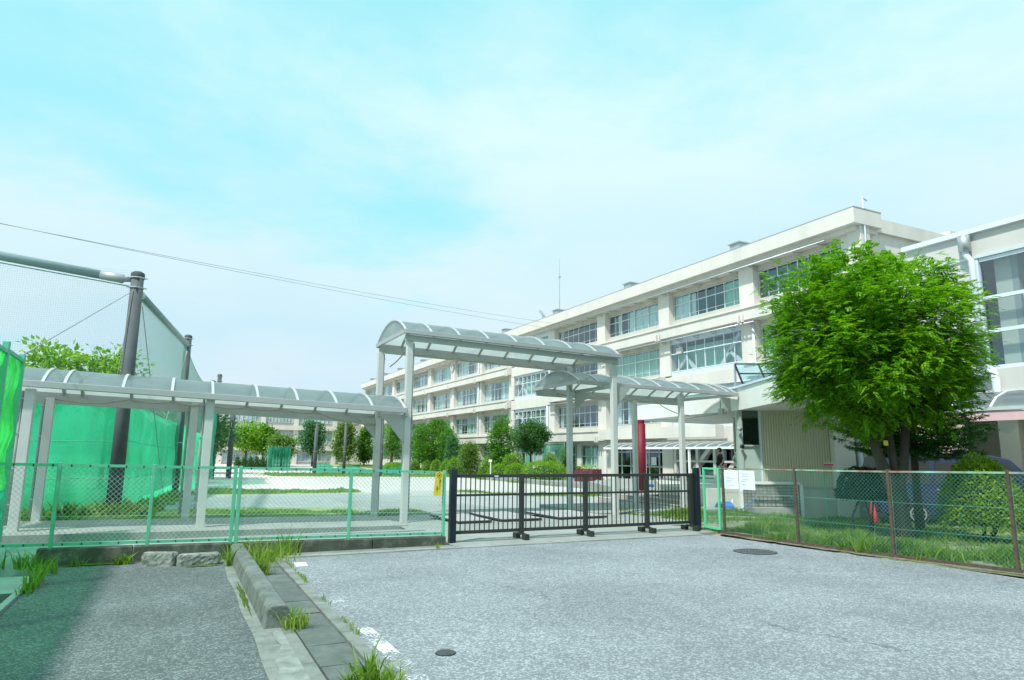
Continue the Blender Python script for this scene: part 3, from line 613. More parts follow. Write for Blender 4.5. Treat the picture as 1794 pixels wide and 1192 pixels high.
# ================================================================== GATE
gt = thing('sliding_gate', (7.4, 11.83, 0), 'long black metal sliding gate of four barred panels across the school drive', 'gate')
joints = [4.69, 6.05, 7.50, 9.03, 10.27]; GY = 11.83
barm = MB().box(-.008, .008, -.008, .008, 0, .98).mesh('bar', M['black'])
for i in range(4):
    a, c = joints[i], joints[i+1]; GYi = GY+.012*i
    MB().box(a, c, GYi-.02, GYi+.02, 1.165, 1.225).build('top_rail', M['black'], gt, bevel=.004)
    MB().box(a, c, GYi-.018, GYi+.018, .825, .865).build('middle_rail', M['black'], gt)
    MB().box(a, c, GYi-.02, GYi+.02, .15, .21).build('bottom_rail', M['black'], gt, bevel=.004)
    n = 14
    for k in range(1, n): link_mesh('bar', barm, gt, (a+(c-a)*k/n, GYi, .19))
    if i > 0:
        MB().box(a-.045, a+.045, GY-.035, GY+.035, .13, 1.235).build('post', M['black'], gt, bevel=.005)
MB().box(joints[4]-.06, joints[4]+.03, GY-.02, GY+.05, .1, 1.23).build('post', M['black'], gt)
MB().box(5.46, 5.54, GY-.026, GY-.019, 1.18, 1.20).build('name_plate', M['paper'], gt)
for x in joints[1:4]+[10.2]:
    c = MB(); c.box(x-.045, x+.05, GY-.25, GY-.10, .015, .12).build('wheel_housing', M['black'], gt, bevel=.008)
    MB().box(x-.045, x+.045, GY+.12, GY+.28, .015, .11).build('wheel_housing', M['black'], gt, bevel=.008)
    MB().box(x-.03, x+.03, GY-.10, GY+.12, .09, .13).build('axle_arm', M['black'], gt)
    w = MB(); w.tube([(x-.02, GY-.17, .035), (x+.02, GY-.17, .035)], .035, 12); w.build('wheel', M['darkmetal'], gt)
for x, lab in ((4.62, 'thick blue-black square post closing the left end of the gate'), (10.37, 'blue-black square post at the right end of the gate beside the narrow green frame')):
    t = thing('gate_post', (x, GY, 0), lab, 'post')
    b = MB().box(x-.058, x+.058, GY-.09, GY+.03, -.02, 1.31 if x < 6 else 1.34); b.build('shaft', M['navyblack'], t, bevel=.006)
    MB().box(x-.06, x+.06, GY-.092, GY+.032, 1.312 if x < 6 else 1.342, 1.32 if x < 6 else 1.35).build('cap', M['darkmetal'], t)
# flat grates behind the gate
for k, (p, wx, l, lab) in enumerate([((6.14, 15.27), .87, 2.06, 'flat black-edged grating panel lying behind the gate, leftmost of three'), ((7.32, 15.35), 1.12, 2.1, 'flat black-edged grating panel lying behind the gate, middle of three'), ((8.95, 15.35), 1.45, 1.9, 'flat black-edged grating panel lying behind the gate, rightmost of three')]):
    t = thing('grating_panel', (p[0], p[1], -.05), lab, 'grating', 'grating panels behind the gate')
    MB().box(p[0], p[0]+wx, p[1], p[1]+l, -.025, .018).build('frame', M['darkmetal'], t)
    n = int(wx/.12)
    for i in range(n): MB().box(p[0]+.008+i*(wx-.016)/n, p[0]+.008+(i+1)*(wx-.016)/n-.012, p[1]+.006, p[1]+l-.006, .019, .032).build('slat', M['grate'], t)
# narrow bright green framed panel
gp = thing('narrow_fence_panel', (10.6, 11.5, 0), 'narrow bright green framed mesh panel between the gate and the rusty fence', 'fence panel')
ga, gb_ = (10.52, 11.72), (10.46, 11.20)
for p in (ga, gb_): MB().box(p[0]-.022, p[0]+.022, p[1]-.022, p[1]+.022, .07, 1.36).build('frame_post', M['gbright'], gp, bevel=.004)
for z in (.09, 1.34): MB().beam((*ga, z), (*gb_, z), .04, .04).build('frame_rail', M['gbright'], gp)
chainlink(ga, gb_, .1, 1.33, .1, 1.33, .06, .002, 'wire_mesh', M['wire'], gp)

# ================================================================== RUSTY FENCE (right)
rf = thing('rusty_fence', (10.45, 8.5, 0), 'old chain-link fence with rusty brown posts along the road edge on the right', 'fence')
rp = [(10.44, 11.07), (10.34, 9.11), (10.74, 7.52), (10.92, 5.76), (11.15, 4.0), (11.4, 2.2)]
rp = [(10.46, 11.07), (10.50, 9.22), (10.66, 7.45), (10.92, 5.76), (11.15, 4.0), (11.4, 2.2)]
rh = [1.37, 1.385, 1.40, 1.43, 1.44, 1.45]
for k, p in enumerate(rp):
    MB().box(p[0]-.022, p[0]+.022, p[1]-.022, p[1]+.022, -.05, rh[k]+.02).build('post', M['rust'], rf)
    if k: 
        MB().box(p[0]+.024, p[0]+.032, p[1]-.022, p[1]+.022, .05, rh[k]+.01).build('post_strip', M['rustrail'], rf)
pp = [(10.50, 11.30)]+rp; hh = [1.365]+rh
for k in range(len(pp)-1):
    a, c = pp[k], pp[k+1]
    MB().beam((*a, hh[k]-.02), (*c, hh[k+1]-.02), .03, .03).build('top_rail', M['rustrail'], rf)
    chainlink(a, c, .06, hh[k]-.03, .06, hh[k+1]-.03, .066, .0018, 'wire_mesh', M['wire_t'], rf)
    for zf in (.33, .63):
        MB().tube([(*a, hh[k]*zf), (*c, hh[k+1]*zf)], .0028, 4).build('tension_wire', M['wire_t'], rf)
    d_ = (Vector(c)-Vector(a)); MB().obox((a[0]-.03, a[1]), tuple(d_.normalized()), d_.length-.01, .05, -.05, .055).build('base_board', M['rust'], rf)
dirt = mat('verge_dirt', (.17, .15, .12), .95, .4, 9, col2=(.10, .12, .05), f2=.45, s2=6); V = []; n_ = 60
for i in range(n_+1):
    y = 2.4+(11.15-2.4)*i/n_; xf = float(np.interp(y, [2.2, 4, 5.76, 7.45, 9.22, 11.07, 11.3], [11.4, 11.15, 10.92, 10.66, 10.50, 10.46, 10.5]))
    V += [(xf-.10-.16*abs(math.sin(y*2.3)+.5*math.sin(y*6.1))*.6, y, .006), (xf+.02, y, .014)]
fast('verge_dirt', V, np.array([(2*i, 2*i+1, 2*i+3, 2*i+2) for i in range(n_)]), dirt, kind='structure')
# paper notices
pn = thing('paper_notice', (10.42, 10.6, 1.1), 'two white paper sheets taped side by side on the rusty fence near the gate', 'notice')
for k, (y0, y1) in enumerate(((10.97, 10.56), (10.55, 10.13))):
    xa = 10.425; V = []
    for j in range(7):
        for i in range(7):
            s_ = i/6; t_ = j/6; y = y0+(y1-y0)*s_-.012*(1-t_)*k; V.append((xa-.012*math.sin(s_*3.1)*(1-t_)-.004*rnd.random()-.02, y, (1.325-.38*(1-t_))-.03*(1-t_)*0))
    F = [(j*7+i, j*7+i+1, (j+1)*7+i+1, (j+1)*7+i) for j in range(6) for i in range(6)]
    sh = fast('sheet', V, np.array(F), M['paper'], pn, smooth=True)
    ln = MB()
    rr = random.Random(k+4)
    for j in range(9):
        z = 1.26-.035*j
        if rr.random() < .25: continue
        ya = y0-.05-rr.random()*.06; yb = ya-rr.uniform(.1, .22)
        ln.box(xa-.037, xa-.0345, yb, ya, z, z+.008)
    ln.build('faint_writing', M['faint'], pn)
MB().box(xa-.036, xa-.033, 10.555, 10.565, 1.12, 1.32).build('tape', M['tape'], pn)
# ================================================================== COVERED WALKWAYS
def arc_pts(y0, y1, z0, rise, n=10):
    w = (y1-y0)/2; R_ = (w*w+rise*rise)/(2*rise); a = math.asin(w/R_); cy = (y0+y1)/2; cz = z0+rise-R_
    return [(cy+R_*math.sin(-a+2*a*i/n), cz+R_*math.cos(-a+2*a*i/n)) for i in range(n+1)]
def canopy(root, x0, x1, y0, y1, ze0, ze1, rise, ribs, lunette=(False, False), gut=.13, front=True):
    """eaves at y0/y1 running along x, eave height ze0 at x0 and ze1 at x1"""
    ze = lambda x: ze0+(ze1-ze0)*(x-x0)/(x1-x0)
    prof = arc_pts(y0, y1, 0, rise, 12)
    for i, x in enumerate(ribs):
        b = MB()
        for k in range(12):
            (ya, za), (yb, zb) = prof[k], prof[k+1]
            b.beam((x, ya, ze(x)+za+.012), (x, yb, ze(x)+zb+.012), .055, .03)
        b.build('rib', M['rib'], root)
        b = MB()
        for k in range(12):
            (ya, za), (yb, zb) = prof[k], prof[k+1]
            b.beam((x, ya, ze(x)+za-.035), (x, yb, ze(x)+zb-.035), .04, .045)
        b.build('arch', M['steel'], root)
    for i in range(len(ribs)-1):
        xa, xb = ribs[i]+.03, ribs[i+1]-.03; V = []
        for (y, z) in prof: V += [(xa, y, ze(xa)+z), (xb, y, ze(xb)+z)]
        F = [(2*k, 2*k+1, 2*k+3, 2*k+2) for k in range(12)]
        fast('roof_panel', V, np.array(F), M['poly'], root, smooth=True)
    for y, s in ((y0, -1), (y1, 1)):
        MB().beam((x0, y+s*.02, ze0-.03), (x1, y+s*.02, ze1-.03), .12, gut).build('gutter', M['gutter'], root, bevel=.01)
        if s < 0 and not front: continue
        MB().beam((x0+.05, y-s*.10, ze0-.17), (x1-.05, y-s*.10, ze1-.17), .09, .15).build('eave_beam', M['steel'], root)
    for x, on in ((x0, lunette[0]), (x1, lunette[1])):
        MB().beam((x, y0, ze(x)-.03), (x, y1, ze(x)-.03), .06, .10).build('end_beam', M['gutter'], root)
        if on:
            b = MB(); b.add([(x, y, ze(x)+z) for y, z in prof], [tuple(range(13))]); b.build('end_panel', M['poly'], root)
def cpost(root, x, y, z0, z1, w=.15, matl='steel_l', pipe=None):
    MB().box(x-w/2, x+w/2, y-w/2, y+w/2, z0, z1).build('post', M[matl], root, bevel=.008)
    MB().box(x-w/2-.02, x+w/2+.02, y-w/2-.02, y+w/2+.02, z0-.01, z0+.015).build('base_plate', M['galv'], root)
    if pipe:
        px, py = pipe; p = MB().tube([(x+px, y+py, z0+.12), (x+px, y+py, z1-.05)], .028, 8)
        pi_ = p.build('downpipe', M['pipe'], root, smooth=True)
        c = MB()
        for k in range(4): zz = z0+.5+k*(z1-z0-.7)/3; c.box(x+px-.036, x+px+.036, y+py-.036, y+py+.036, zz, zz+.02)
        c.build('pipe_clip', M['galv'], root)
def gusset(root, x, y, z, l, h, s, w=.05):
    b = MB(); b.prism([(x, y-w/2, z), (x+s*l, y-w/2, z), (x, y-w/2, z-h)] if s > 0 else [(x, y-w/2, z), (x, y-w/2, z-h), (x+s*l, y-w/2, z)], (0, w, 0)); b.build('bracket', M['steel'], root)
def hang_cable(root, pts, r=.018, name='cable'):
    # pts are support points; sag between
    P = []
    for i in range(len(pts)-1):
        a, c = Vector(pts[i]), Vector(pts[i+1])
        for k in range(6):
            t = k/6; p = a.lerp(c, t); p.z -= .10*math.sin(math.pi*t)*min(1, (c-a).length/1.5) ; P.append(p)
    P.append(Vector(pts[-1])); MB().tube(P, r, 6).build(name, M['cable'], root, smooth=True)

hc = thing('high_canopy', (8.2, 17.4, -.08), 'tall arched polycarbonate canopy spanning the drive, highest of the three covered walkways', 'canopy')
canopy(hc, 4.9, 11.46, 16.1, 18.75, 4.66, 4.50, .44, [4.93, 5.62, 6.40, 7.22, 8.06, 8.93, 9.80, 10.63, 11.42], (True, False), .12)
for x in (5.10, 11.32):
    for y, pp_ in ((16.28, (.11, .02)), (18.55, (.10, .02))): cpost(hc, x-(.13 if y > 17 else 0), y, zt(x, y)-.02, 4.42, .155, 'steel_l', pp_)
for x, s in ((5.18, 1), (11.24, -1)): pass
hang_cable(hc, [(5.2, 18.4, 4.0), (5.6, 18.3, 4.45), (6.4, 18.3, 4.40), (7.2, 18.3, 4.38), (8.06, 18.3, 4.36), (8.9, 18.3, 4.34), (9.8, 18.3, 4.32), (10.6, 18.35, 4.28), (11.1, 18.45, 4.0), (11.2, 18.45, 3.6)])
ll = thing('low_canopy', (1, 17.4, .05), 'long low arched polycarbonate canopy on pale posts along the left walkway', 'canopy')
canopy(ll, -4.6, 4.98, 15.95, 18.9, 2.96, 2.66, .42, [-4.5, -3.5, -2.49, -2.12, -1.10, -.185, .61, 1.54, 2.40, 3.28, 4.13, 4.95], (False, True), .13, False)
for x in (-2.68, .58):
    for y, w in ((16.1, 'steel_l'), (18.5, 'steel_l')): cpost(ll, x-(.26 if y > 17 and x > 0 else 0), y, zt(x, y)+.02, 2.78, .17, w, (-.13, .02))
for y in (16.25, 18.55):
    gusset(ll, 5.03, y, 2.55, .62, .72, -1, .06)
MB().tube([(4.95, 16.2, 2.50), (5.21, 16.28, 2.50), (5.21, 16.28, 2.35)], .04, 8).build('overflow_pipe', M['pipe'], ll)
hang_cable(ll, [(-2.6, 18.5, 2.75), (-1.1, 18.4, 2.80), (-.2, 18.4, 2.78), (.6, 18.4, 2.74), (1.54, 18.4, 2.72), (2.4, 18.4, 2.70), (3.28, 18.4, 2.66), (4.2, 18.4, 2.45), (4.95, 18.5, 2.40)])
rc = thing('right_canopy', (14, 18.4, 0), 'low arched polycarbonate canopy joining the tall canopy to the pavilion roof', 'canopy')
canopy(rc, 10.55, 16.85, 17.0, 19.8, 3.78, 3.70, .42, [10.6, 11.3, 12.05, 12.85, 13.65, 14.45, 15.25, 16.05, 16.5, 16.82], (True, False), .12, False)
for y, z in ((17.15, 3.58), (19.65, 3.58)): cpost(rc, 14.55, y, zt(14.5, y)-.01, z, .15)
for y in (16.30, 18.53): gusset(rc, 11.40, y, 3.60, .55, .62, 1, .06)
MB().beam((11.45, 16.25, 3.62), (11.45, 19.9, 3.62), .1, .1).build('cross_beam', M['steel'], rc)
gusset(rc, 16.82, 17.3, 3.58, .42, .5, -1, .05)
MB().box(11.0, 16.0, 16.6, 20.2, -.5, -.03).build('canopy_footing', M['concrete'], None, kind='structure')
hang_cable(rc, [(11.2, 19.3, 3.6), (12.05, 19.35, 3.62), (12.85, 19.35, 3.60), (13.65, 19.35, 3.58), (14.45, 19.35, 3.56), (15.25, 19.3, 3.54), (15.6, 19.1, 3.25), (16.4, 18.9, 3.05)], .014)

# ================================================================== NETS AND POLES
M['net_low'] = sheetmat('dark_green_net', (.06, .36, .25), (.10, .60, .42), .45, .5, .7, .2, .2, 1, gtint=(.3, .75, .55))
npts = [(-1.36, 20.75), (.06, 36.2), (2.65, 59.1)]
def pole(x, y, z0, z1, r, label, clamps=()):
    t = thing('net_pole', (x, y, z0), label, 'pole')
    MB().tube([(x, y, z0-.3), (x, y, z1-.1)], r*1.12, 16, r*.95).build('shaft', M['netpost'], t, smooth=True)
    c = MB().tube([(x, y, z1-.1), (x, y, z1-.02), (x, y, z1+.03)], [r*1.08, r*1.05, r*.6], 14); c.build('cap', M['netpost'], t)
    for z in clamps:
        b = MB().cyl(x, y, z-.02, z+.02, r*1.12, 14); b.box(x-r*1.5, x+r*1.5, y-.02, y+.02, z-.012, z+.012); b.build('clamp', M['galv'], t)
    return t
pole(-1.36, 20.75, -.08, 6.45, .165, 'thickest dark net pole, nearest, standing behind the low canopy at the left', (6.3, 6.02))
pole(.06, 36.2, -.42, 7.2, .17, 'dark net pole standing second behind the low canopy', (7.05, 6.72, 2.0))
pole(2.65, 59.1, -.6, 7.75, .17, 'dark net pole standing third, peeping just above the low canopy roof', (7.6, 7.2, 2.2))
pole(4.05, 61.5, -.6, 6.9, .19, 'leaning dark pole farthest along the net, beside the sand yard', (4.1,))
for p0, p1, z0, z1, r, lab in (((-1.36, 20.75), (-9.5, 21.6), 6.2, 7.15, .12, 'thick grey-green pipe running left from the nearest net pole'), ((-1.36, 20.75), (.06, 36.2), 5.95, 6.72, .11, 'grey-green pipe bracing the two nearest net poles')):
    t = thing('net_beam', (*p0, z0), lab, 'pipe'); a = Vector((*p0, z0)); c = Vector((*p1, z1)); d = (c-a).normalized()
    MB().tube([a+d*.55, c-d*.2], r, 14).build('pipe', M['beam_g'], t, smooth=True)
    MB().tube([a+d*.14, a+d*.3, a+d*.34, a+d*.9], [r*.4, r*.6, r*1.05, r*1.05], 14).build('end_sleeve', M['galv'], t, smooth=True)
def netpanel(p0, p1, zb, z0, z1, pitch, r, sag, parent, name='net_mesh', zb1=None):
    a = Vector(p0); c = Vector(p1); Ls = (c-a).length; d = (c-a)/Ls; V = []; F = []; zb1 = zb if zb1 is None else zb1
    top = lambda s: z0+(z1-z0)*s-sag*4*s*(1-s)
    def seg(A, B, r):
        dd = (Vector(B)-Vector(A)).normalized(); u = Vector((-d.y, d.x, 0)); w = dd.cross(u); base = len(V)
        for p in (A, B):
            for j in range(3):
                t = 2*math.pi*j/3; q = Vector(p)+u*math.cos(t)*r+w*math.sin(t)*r; V.append(tuple(q))
        for j in range(3): F.append((base+j, base+(j+1) % 3, base+3+(j+1) % 3, base+3+j))
    n = int(Ls/pitch)
    for i in range(n+1):
        s = i/n; q = a+d*Ls*s; b_ = zb+(zb1-zb)*s; seg((q.x, q.y, b_), (q.x, q.y, top(s)), r)
    m_ = int((max(z0, z1)-min(zb, zb1))/pitch); K = 10 if sag else 1
    for j in range(m_):
        z = min(zb, zb1)+j*pitch
        for k in range(K):
            sa, sb = k/K, (k+1)/K
            if z > top((sa+sb)/2): continue
            A = a+d*Ls*sa; B = a+d*Ls*sb; seg((A.x, A.y, z), (B.x, B.y, z), r)
    fast(name, V, np.array(F), M['net'], parent)
    rp_ = []
    for k in range(13):
        s = k/12; q = a+d*Ls*s; rp_.append((q.x, q.y, top(s)))
    MB().tube(rp_, .016, 5).build('edge_rope', M['wire_t'], parent)
nn = thing('ball_net', (-5, 21.2, 0), 'fine pale ball net stretched left of the nearest net pole', 'net')
netpanel((-1.5, 20.78), (-9.5, 21.6), .1, 6.05, 6.95, .055, .0014, 0, nn)
nn2 = thing('ball_net', (-.6, 28, 0), 'green ball net between the first and second dark net poles', 'net')
netpanel((-1.30, 21.0), (.05, 36.0), .1, 5.8, 6.55, .055, .0022, 0, nn2)
nn3 = thing('ball_net', (1.3, 47, 0), 'green ball net with sagging top behind the second dark net pole', 'net')
netpanel((.10, 36.5), (2.6, 58.9), -.1, 6.5, 7.1, .075, .0034, .95, nn3)
# bright green windbreak sheets hung on the net
def hung(p0, p1, tops, zb, name, label, parent=None, matl='sheet', fold=.05, nx_=60, nz_=24, dy=0):
    t = thing(name, ((p0[0]+p1[0])/2, (p0[1]+p1[1])/2, zb), label, 'windbreak sheet'); a = Vector(p0); c = Vector(p1); d = (c-a).normalized(); nn_ = Vector((-d.y, d.x)); V = []
    nt_ = len(tops)-1
    for j in range(nz_+1):
        for i in range(nx_+1):
            s = i/nx_; q = a.lerp(c, s); f_ = s*nt_; k = min(int(f_), nt_-1); ztp = tops[k]+(tops[k+1]-tops[k])*(f_-k)
            if nt_ > 1: ztp = ztp
            w = fold*(math.sin(s*19+j*.12)+.6*math.sin(s*47+.3*j)+.5*math.sin(j*.5+s*5))
            V.append((q.x+nn_.x*w, q.y+nn_.y*w, zb+(ztp-zb)*j/nz_))
    F = [(j*(nx_+1)+i, j*(nx_+1)+i+1, (j+1)*(nx_+1)+i+1, (j+1)*(nx_+1)+i) for j in range(nz_) for i in range(nx_)]
    fast('sheet', V, np.array(F), M[matl], t, smooth=True)
    for q_ in (.33, .66): MB().tube([V[int(nz_*q_)*(nx_+1)+i] for i in range(0, nx_+1, 4)], .009, 4).build('seam', M['gfence'], t)
    MB().tube([V[nz_*(nx_+1)+i] for i in range(0, nx_+1, 6)], .022, 5).build('top_rope', M['darkmetal'], t); return t
hung((-1.55, 21.0), (-9, 21.9), [2.92, 2.90, 2.95, 2.9], .02, 'windbreak_sheet', 'wide green sheet hung under the pale net left of the nearest pole', fold=.035)
hung((-1.60, 21.4), (.0, 36.5), [3.28, 3.10, 2.98, 2.92, 2.95], -.2, 'windbreak_sheet', 'bright green sheet hung between the first and second net poles', fold=.05)
hung((.10, 37.0), (1.62, 47.5), [2.95, 2.72, 2.66], -.55, 'windbreak_sheet', 'short bright green sheet hung behind the second net pole', fold=.06)
hung((1.75, 48), (2.55, 58.8), [6.2, 6.6], -.55, 'windbreak_sheet', 'tall dark teal net sheet by the third net pole', fold=.1, matl='net_low')
M_=None
gy = thing('guy_wires', (-1, 25, 0), 'thin pale guy wires slanting down from the dark net poles', 'wire')
for A, B in (((-1.36, 20.6, 5.95), (-2.62, 14.7, 3.3)), ((-1.2, 21.2, 5.6), (-.3, 27.5, .1)), ((.06, 36.0, 6.4), (-.95, 27.5, -.1)), ((.2, 36.6, 6.3), (1.1, 44, .2)), ((2.6, 59, 6.6), (1.2, 49, -.5)), ((4.0, 61.4, 4.1), (2.9, 53, -.5)), ((-1.42, 20.6, 6.0), (-1.62, 20.6, 2.9))):
    MB().tube([A, B], .011, 5).build('wire', M['whitepipe'] if A[1] > 30 else M['pipe'], gy)
# farther poles with low nets in the yard
for x, y, z1, lab in ((13.24, 73.8, 4.6, 'dark pole right of the pair, far across the yard near the blue-green tree'), (13.05, 73.2, 4.1, 'shorter dark pole of the far close pair'), (15.4, 69.8, 4.65, 'far dark pole standing in front of the olive cone-shaped tree'), (17.7, 64.3, 5.0, 'dark pole just right of the nearer canopy post, in front of the garden')):
    pole(x, y, -.6, z1, .15, lab, (z1-.12, 1.7))
yn_ = thing('yard_net', (15, 69, -.6), 'low rumpled dark green net hung between the far yard poles', 'net')
def lownet(p0, p1, h, seed, parent, nx_=40, name='net_sheet', matl='net_low'):
    a = Vector(p0); c = Vector(p1); V = []; R_ = random.Random(seed); ph = [R_.random()*6 for _ in range(3)]
    for j in range(9):
        for i in range(nx_+1):
            s = i/nx_; q = a.lerp(c, s); hh_ = h*(1+.22*math.sin(s*7+ph[0])+.1*math.sin(s*17+ph[1]))
            V.append((q.x+.12*math.sin(s*40+ph[2]+j*.3), q.y+.12*math.sin(s*31+j*.2), -.6+hh_*j/8))
    F = [(j*(nx_+1)+i, j*(nx_+1)+i+1, (j+1)*(nx_+1)+i+1, (j+1)*(nx_+1)+i) for j in range(8) for i in range(nx_)]
    fast(name, V, np.array(F), M[matl], parent, smooth=True)
lownet((13.2, 73.6), (15.4, 69.9), .95, 2, yn_); lownet((15.4, 69.9), (19.5, 63.0), .8, 3, yn_)
fnet = thing('folded_net', (11.2, 86, -.6), 'tall folded bundle of green net standing far across the yard', 'net')
V = []
for i in range(57):
    x = 9.9+i*2.6/56; h_ = 2.75+.22*abs(math.cos(math.pi*i/8))**3-.05*math.sin(i)
    for j in range(7): V.append((x+.05*math.sin(j+i*.3), 86+.28*math.cos(2*math.pi*i/8), -.6+h_*j/6))
F = [(i*7+j, (i+1)*7+j, (i+1)*7+j+1, i*7+j+1) for i in range(56) for j in range(6)]; fast('net_sheet', V, np.array(F), M['net_low'], fnet, smooth=True)
for i in range(8): MB().tube([(9.9+i*.371, 86.28, -.6), (9.9+i*.371, 86.28, 2.4)], .035, 6).build('stake', M['galv'], fnet)

# power lines
P1 = Vector((-7.8, 36, 11.55)); P2 = Vector((31.6, 53.9, 13.75))
for k, (dz, lab) in enumerate(((0, 'upper thin overhead cable running from the left sky to the long school roof'), (-.55, 'lower thin overhead cable running beside the first to the school roof'))):
    A = P1+(P1-P2)*.6; A.z += .9+k*.35; B = P2+Vector((0, 0, dz)); t = thing('overhead_cable', tuple(A), lab, 'cable'); pts = []
    for i in range(31):
        s = i/30; p = A.lerp(B, s); p.z -= 1.0*4*s*(1-s)*.6; pts.append(p)
    MB().tube(pts, .012, 5).build('wire', M['pipe'], t)

# ================================================================== PAVILION
pv = thing('pavilion', (18, 17, -.3), 'low cream flat-roofed pavilion with wide overhanging slab behind the rusty fence', 'building')
SZ = 3.16
roofpoly = [(18.4, 24.9), (17.0, 17.15), (14.3, 11.75), (19.0, 13.35), (23.4, 15.4), (23.6, 25.5)]
b = MB(); b.prism([(x, y, SZ) for x, y in roofpoly][::-1], (0, 0, .74)); b.f = [tuple(f) for f in b.f]; b.build('roof_slab', M['pavwhite'], pv)
b = MB(); ins = [(18.35, 24.95), (16.94, 17.15), (14.22, 11.66), (19.02, 13.3), (23.45, 15.36), (23.65, 25.55)]; b.prism([(x, y, SZ+.742) for x, y in ins][::-1], (0, 0, .07)); b.build('roof_flashing', M['whitepipe'], pv)
def wallbox(t0, t1, n0, n1, z0, z1, name, matl, **k):
    b = MB(); b.obox(wp_(t0, n0), tuple(WD), t1-t0, n1-n0, z0, z1); return b.build(name, M[matl], pv, **k)
wallbox(.02, .16, .12, .40, .54, SZ, 'corner_post', 'green_door')
wallbox(.16, .20, .16, .36, .54, SZ, 'door_frame', 'whitepipe'); wallbox(.76, .82, .16, .36, .54, SZ, 'door_frame', 'whitepipe'); wallbox(.2, .76, .16, .36, 1.95, 2.0, 'door_frame', 'green_door')
wallbox(.2, .76, .24, .27, 2.0, SZ, 'glass_pane', 'darkglass'); wallbox(.2, .76, .22, .28, .54, 1.95, 'door_panel', 'green_door')
def ribbed(t0, t1, n, z0, z1, pitch, name):
    b = MB(); k = int((t1-t0)/pitch); V = []; F = []
    prof = []
    for i in range(k):
        a = t0+(t1-t0)*i/k; w = (t1-t0)/k
        prof += [(a, n), (a+w*.62, n), (a+w*.70, n+.035), (a+w*.92, n+.035)]
    prof.append((t1, n))
    for t_, n_ in prof:
        x, y = wp_(t_, n_); V += [(x, y, z0), (x, y, z1)]
    F = [(2*i, 2*i+2, 2*i+3, 2*i+1) for i in range(len(prof)-1)]
    b.add(V, F); return b.build(name, M['louver'], pv)
ribbed(.84, 3.04, .2, .64, SZ-.02, .082, 'corrugated_panel'); wallbox(.82, 3.05, .22, .4, .54, .66, 'sill', 'steel')
ribbed(4.10, 6.2, .35, .64, SZ-.02, .082, 'corrugated_panel'); wallbox(4.1, 6.2, .37, .5, .54, .66, 'sill', 'steel')
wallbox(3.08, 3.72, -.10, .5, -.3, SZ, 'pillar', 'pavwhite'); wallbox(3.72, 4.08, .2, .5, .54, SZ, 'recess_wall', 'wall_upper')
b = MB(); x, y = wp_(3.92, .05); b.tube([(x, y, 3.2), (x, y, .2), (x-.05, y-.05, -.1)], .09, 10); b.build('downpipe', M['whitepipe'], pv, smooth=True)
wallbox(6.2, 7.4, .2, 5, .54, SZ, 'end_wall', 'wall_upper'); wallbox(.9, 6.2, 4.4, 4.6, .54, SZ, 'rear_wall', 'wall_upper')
MB().tube([(17.2, 17.9, SZ-.05), (17.4, 20, SZ-.12), (18.0, 23, SZ-.03)], .02, 6).build('ceiling_cable', M['pipe'], pv)
MB().box(16.86, 16.98, 17.75, 17.95, 3.05, 3.25).build('junction_box', M['steel'], pv)
MB().tube([(16.9, 17.85, 3.6), (16.87, 17.83, 3.25)], .02, 6).build('conduit', M['pipe'], pv); 
b = MB(); x, y = wp_(.06, .05); b.tube([(x-.05, y-.02, 2.55), (x-.05, y-.14, 2.5)], .06, 10); b.build('lamp', M['galv'], pv); b = MB(); b.tube([(x+.05, y-.02, 1.95), (x+.05, y-.1, 1.93)], .07, 10); b.build('bell', M['darkmetal'], pv)
# framed roof light on the slab
rl = thing('roof_light', (19.5, 18.2, 3.95), 'tilted glazed frame standing on the pavilion roof left of the big tree', 'skylight')
def P3(t, n, z): x, y = wp_(t, n); return (x, y, z)
T0, T1 = .35, 3.6; Zb, Zt = 4.12, 4.86
for a in np.linspace(T0, T1, 5):
    MB().beam(P3(a+.03, .55, Zb), P3(a-.12, .95, Zt), .05, .05).build('mullion', M['navyblack'], rl)
for q in (0, .5, 1): MB().beam(P3(T0+.03-.15*q, .55+.4*q, Zb+(Zt-Zb)*q), P3(T1+.03-.15*q, .55+.4*q, Zb+(Zt-Zb)*q), .045, .045).build('rail', M['navyblack'], rl)
MB().beam(P3(T0, .5, Zb-.1), P3(T1, .5, Zb-.1), .1, .12).build('curb', M['galv'], rl)
M['skyglass'] = glassmat('roof_light_glass', (.75, .88, .95), .3)
for i in range(4):
    for q in (0, 1):
        t0 = T0+(T1-T0)*i/4; t1 = T0+(T1-T0)*(i+1)/4; f = lambda t_, q_: P3(t_+.03-.15*q_, .55+.4*q_, Zb+(Zt-Zb)*q_)
        b = MB(); b.quad(f(t0, q/2), f(t1, q/2), f(t1, (q+1)/2), f(t0, (q+1)/2)); b.build('pane', M['skyglass'], rl)
MB().beam(P3(T0-.12, .95, Zt), P3(T0-.12, .97, 3.95), .06, .06).build('leg', M['galv'], rl)
# red column
rcx = thing('red_column', (18.28, 24.25, .10), 'round crimson column holding the far corner of the pavilion roof', 'column')
MB().cyl(18.28, 24.25, .0, 3.0, .20, 24).build('shaft', M['red'], rcx, smooth=True); MB().cyl(18.28, 24.25, 2.98, SZ, .155, 24).build('neck', M['red'], rcx)
MB().cyl(18.28, 24.25, -.7, .12, .22, 20).build('plinth', M['concrete'], rcx)

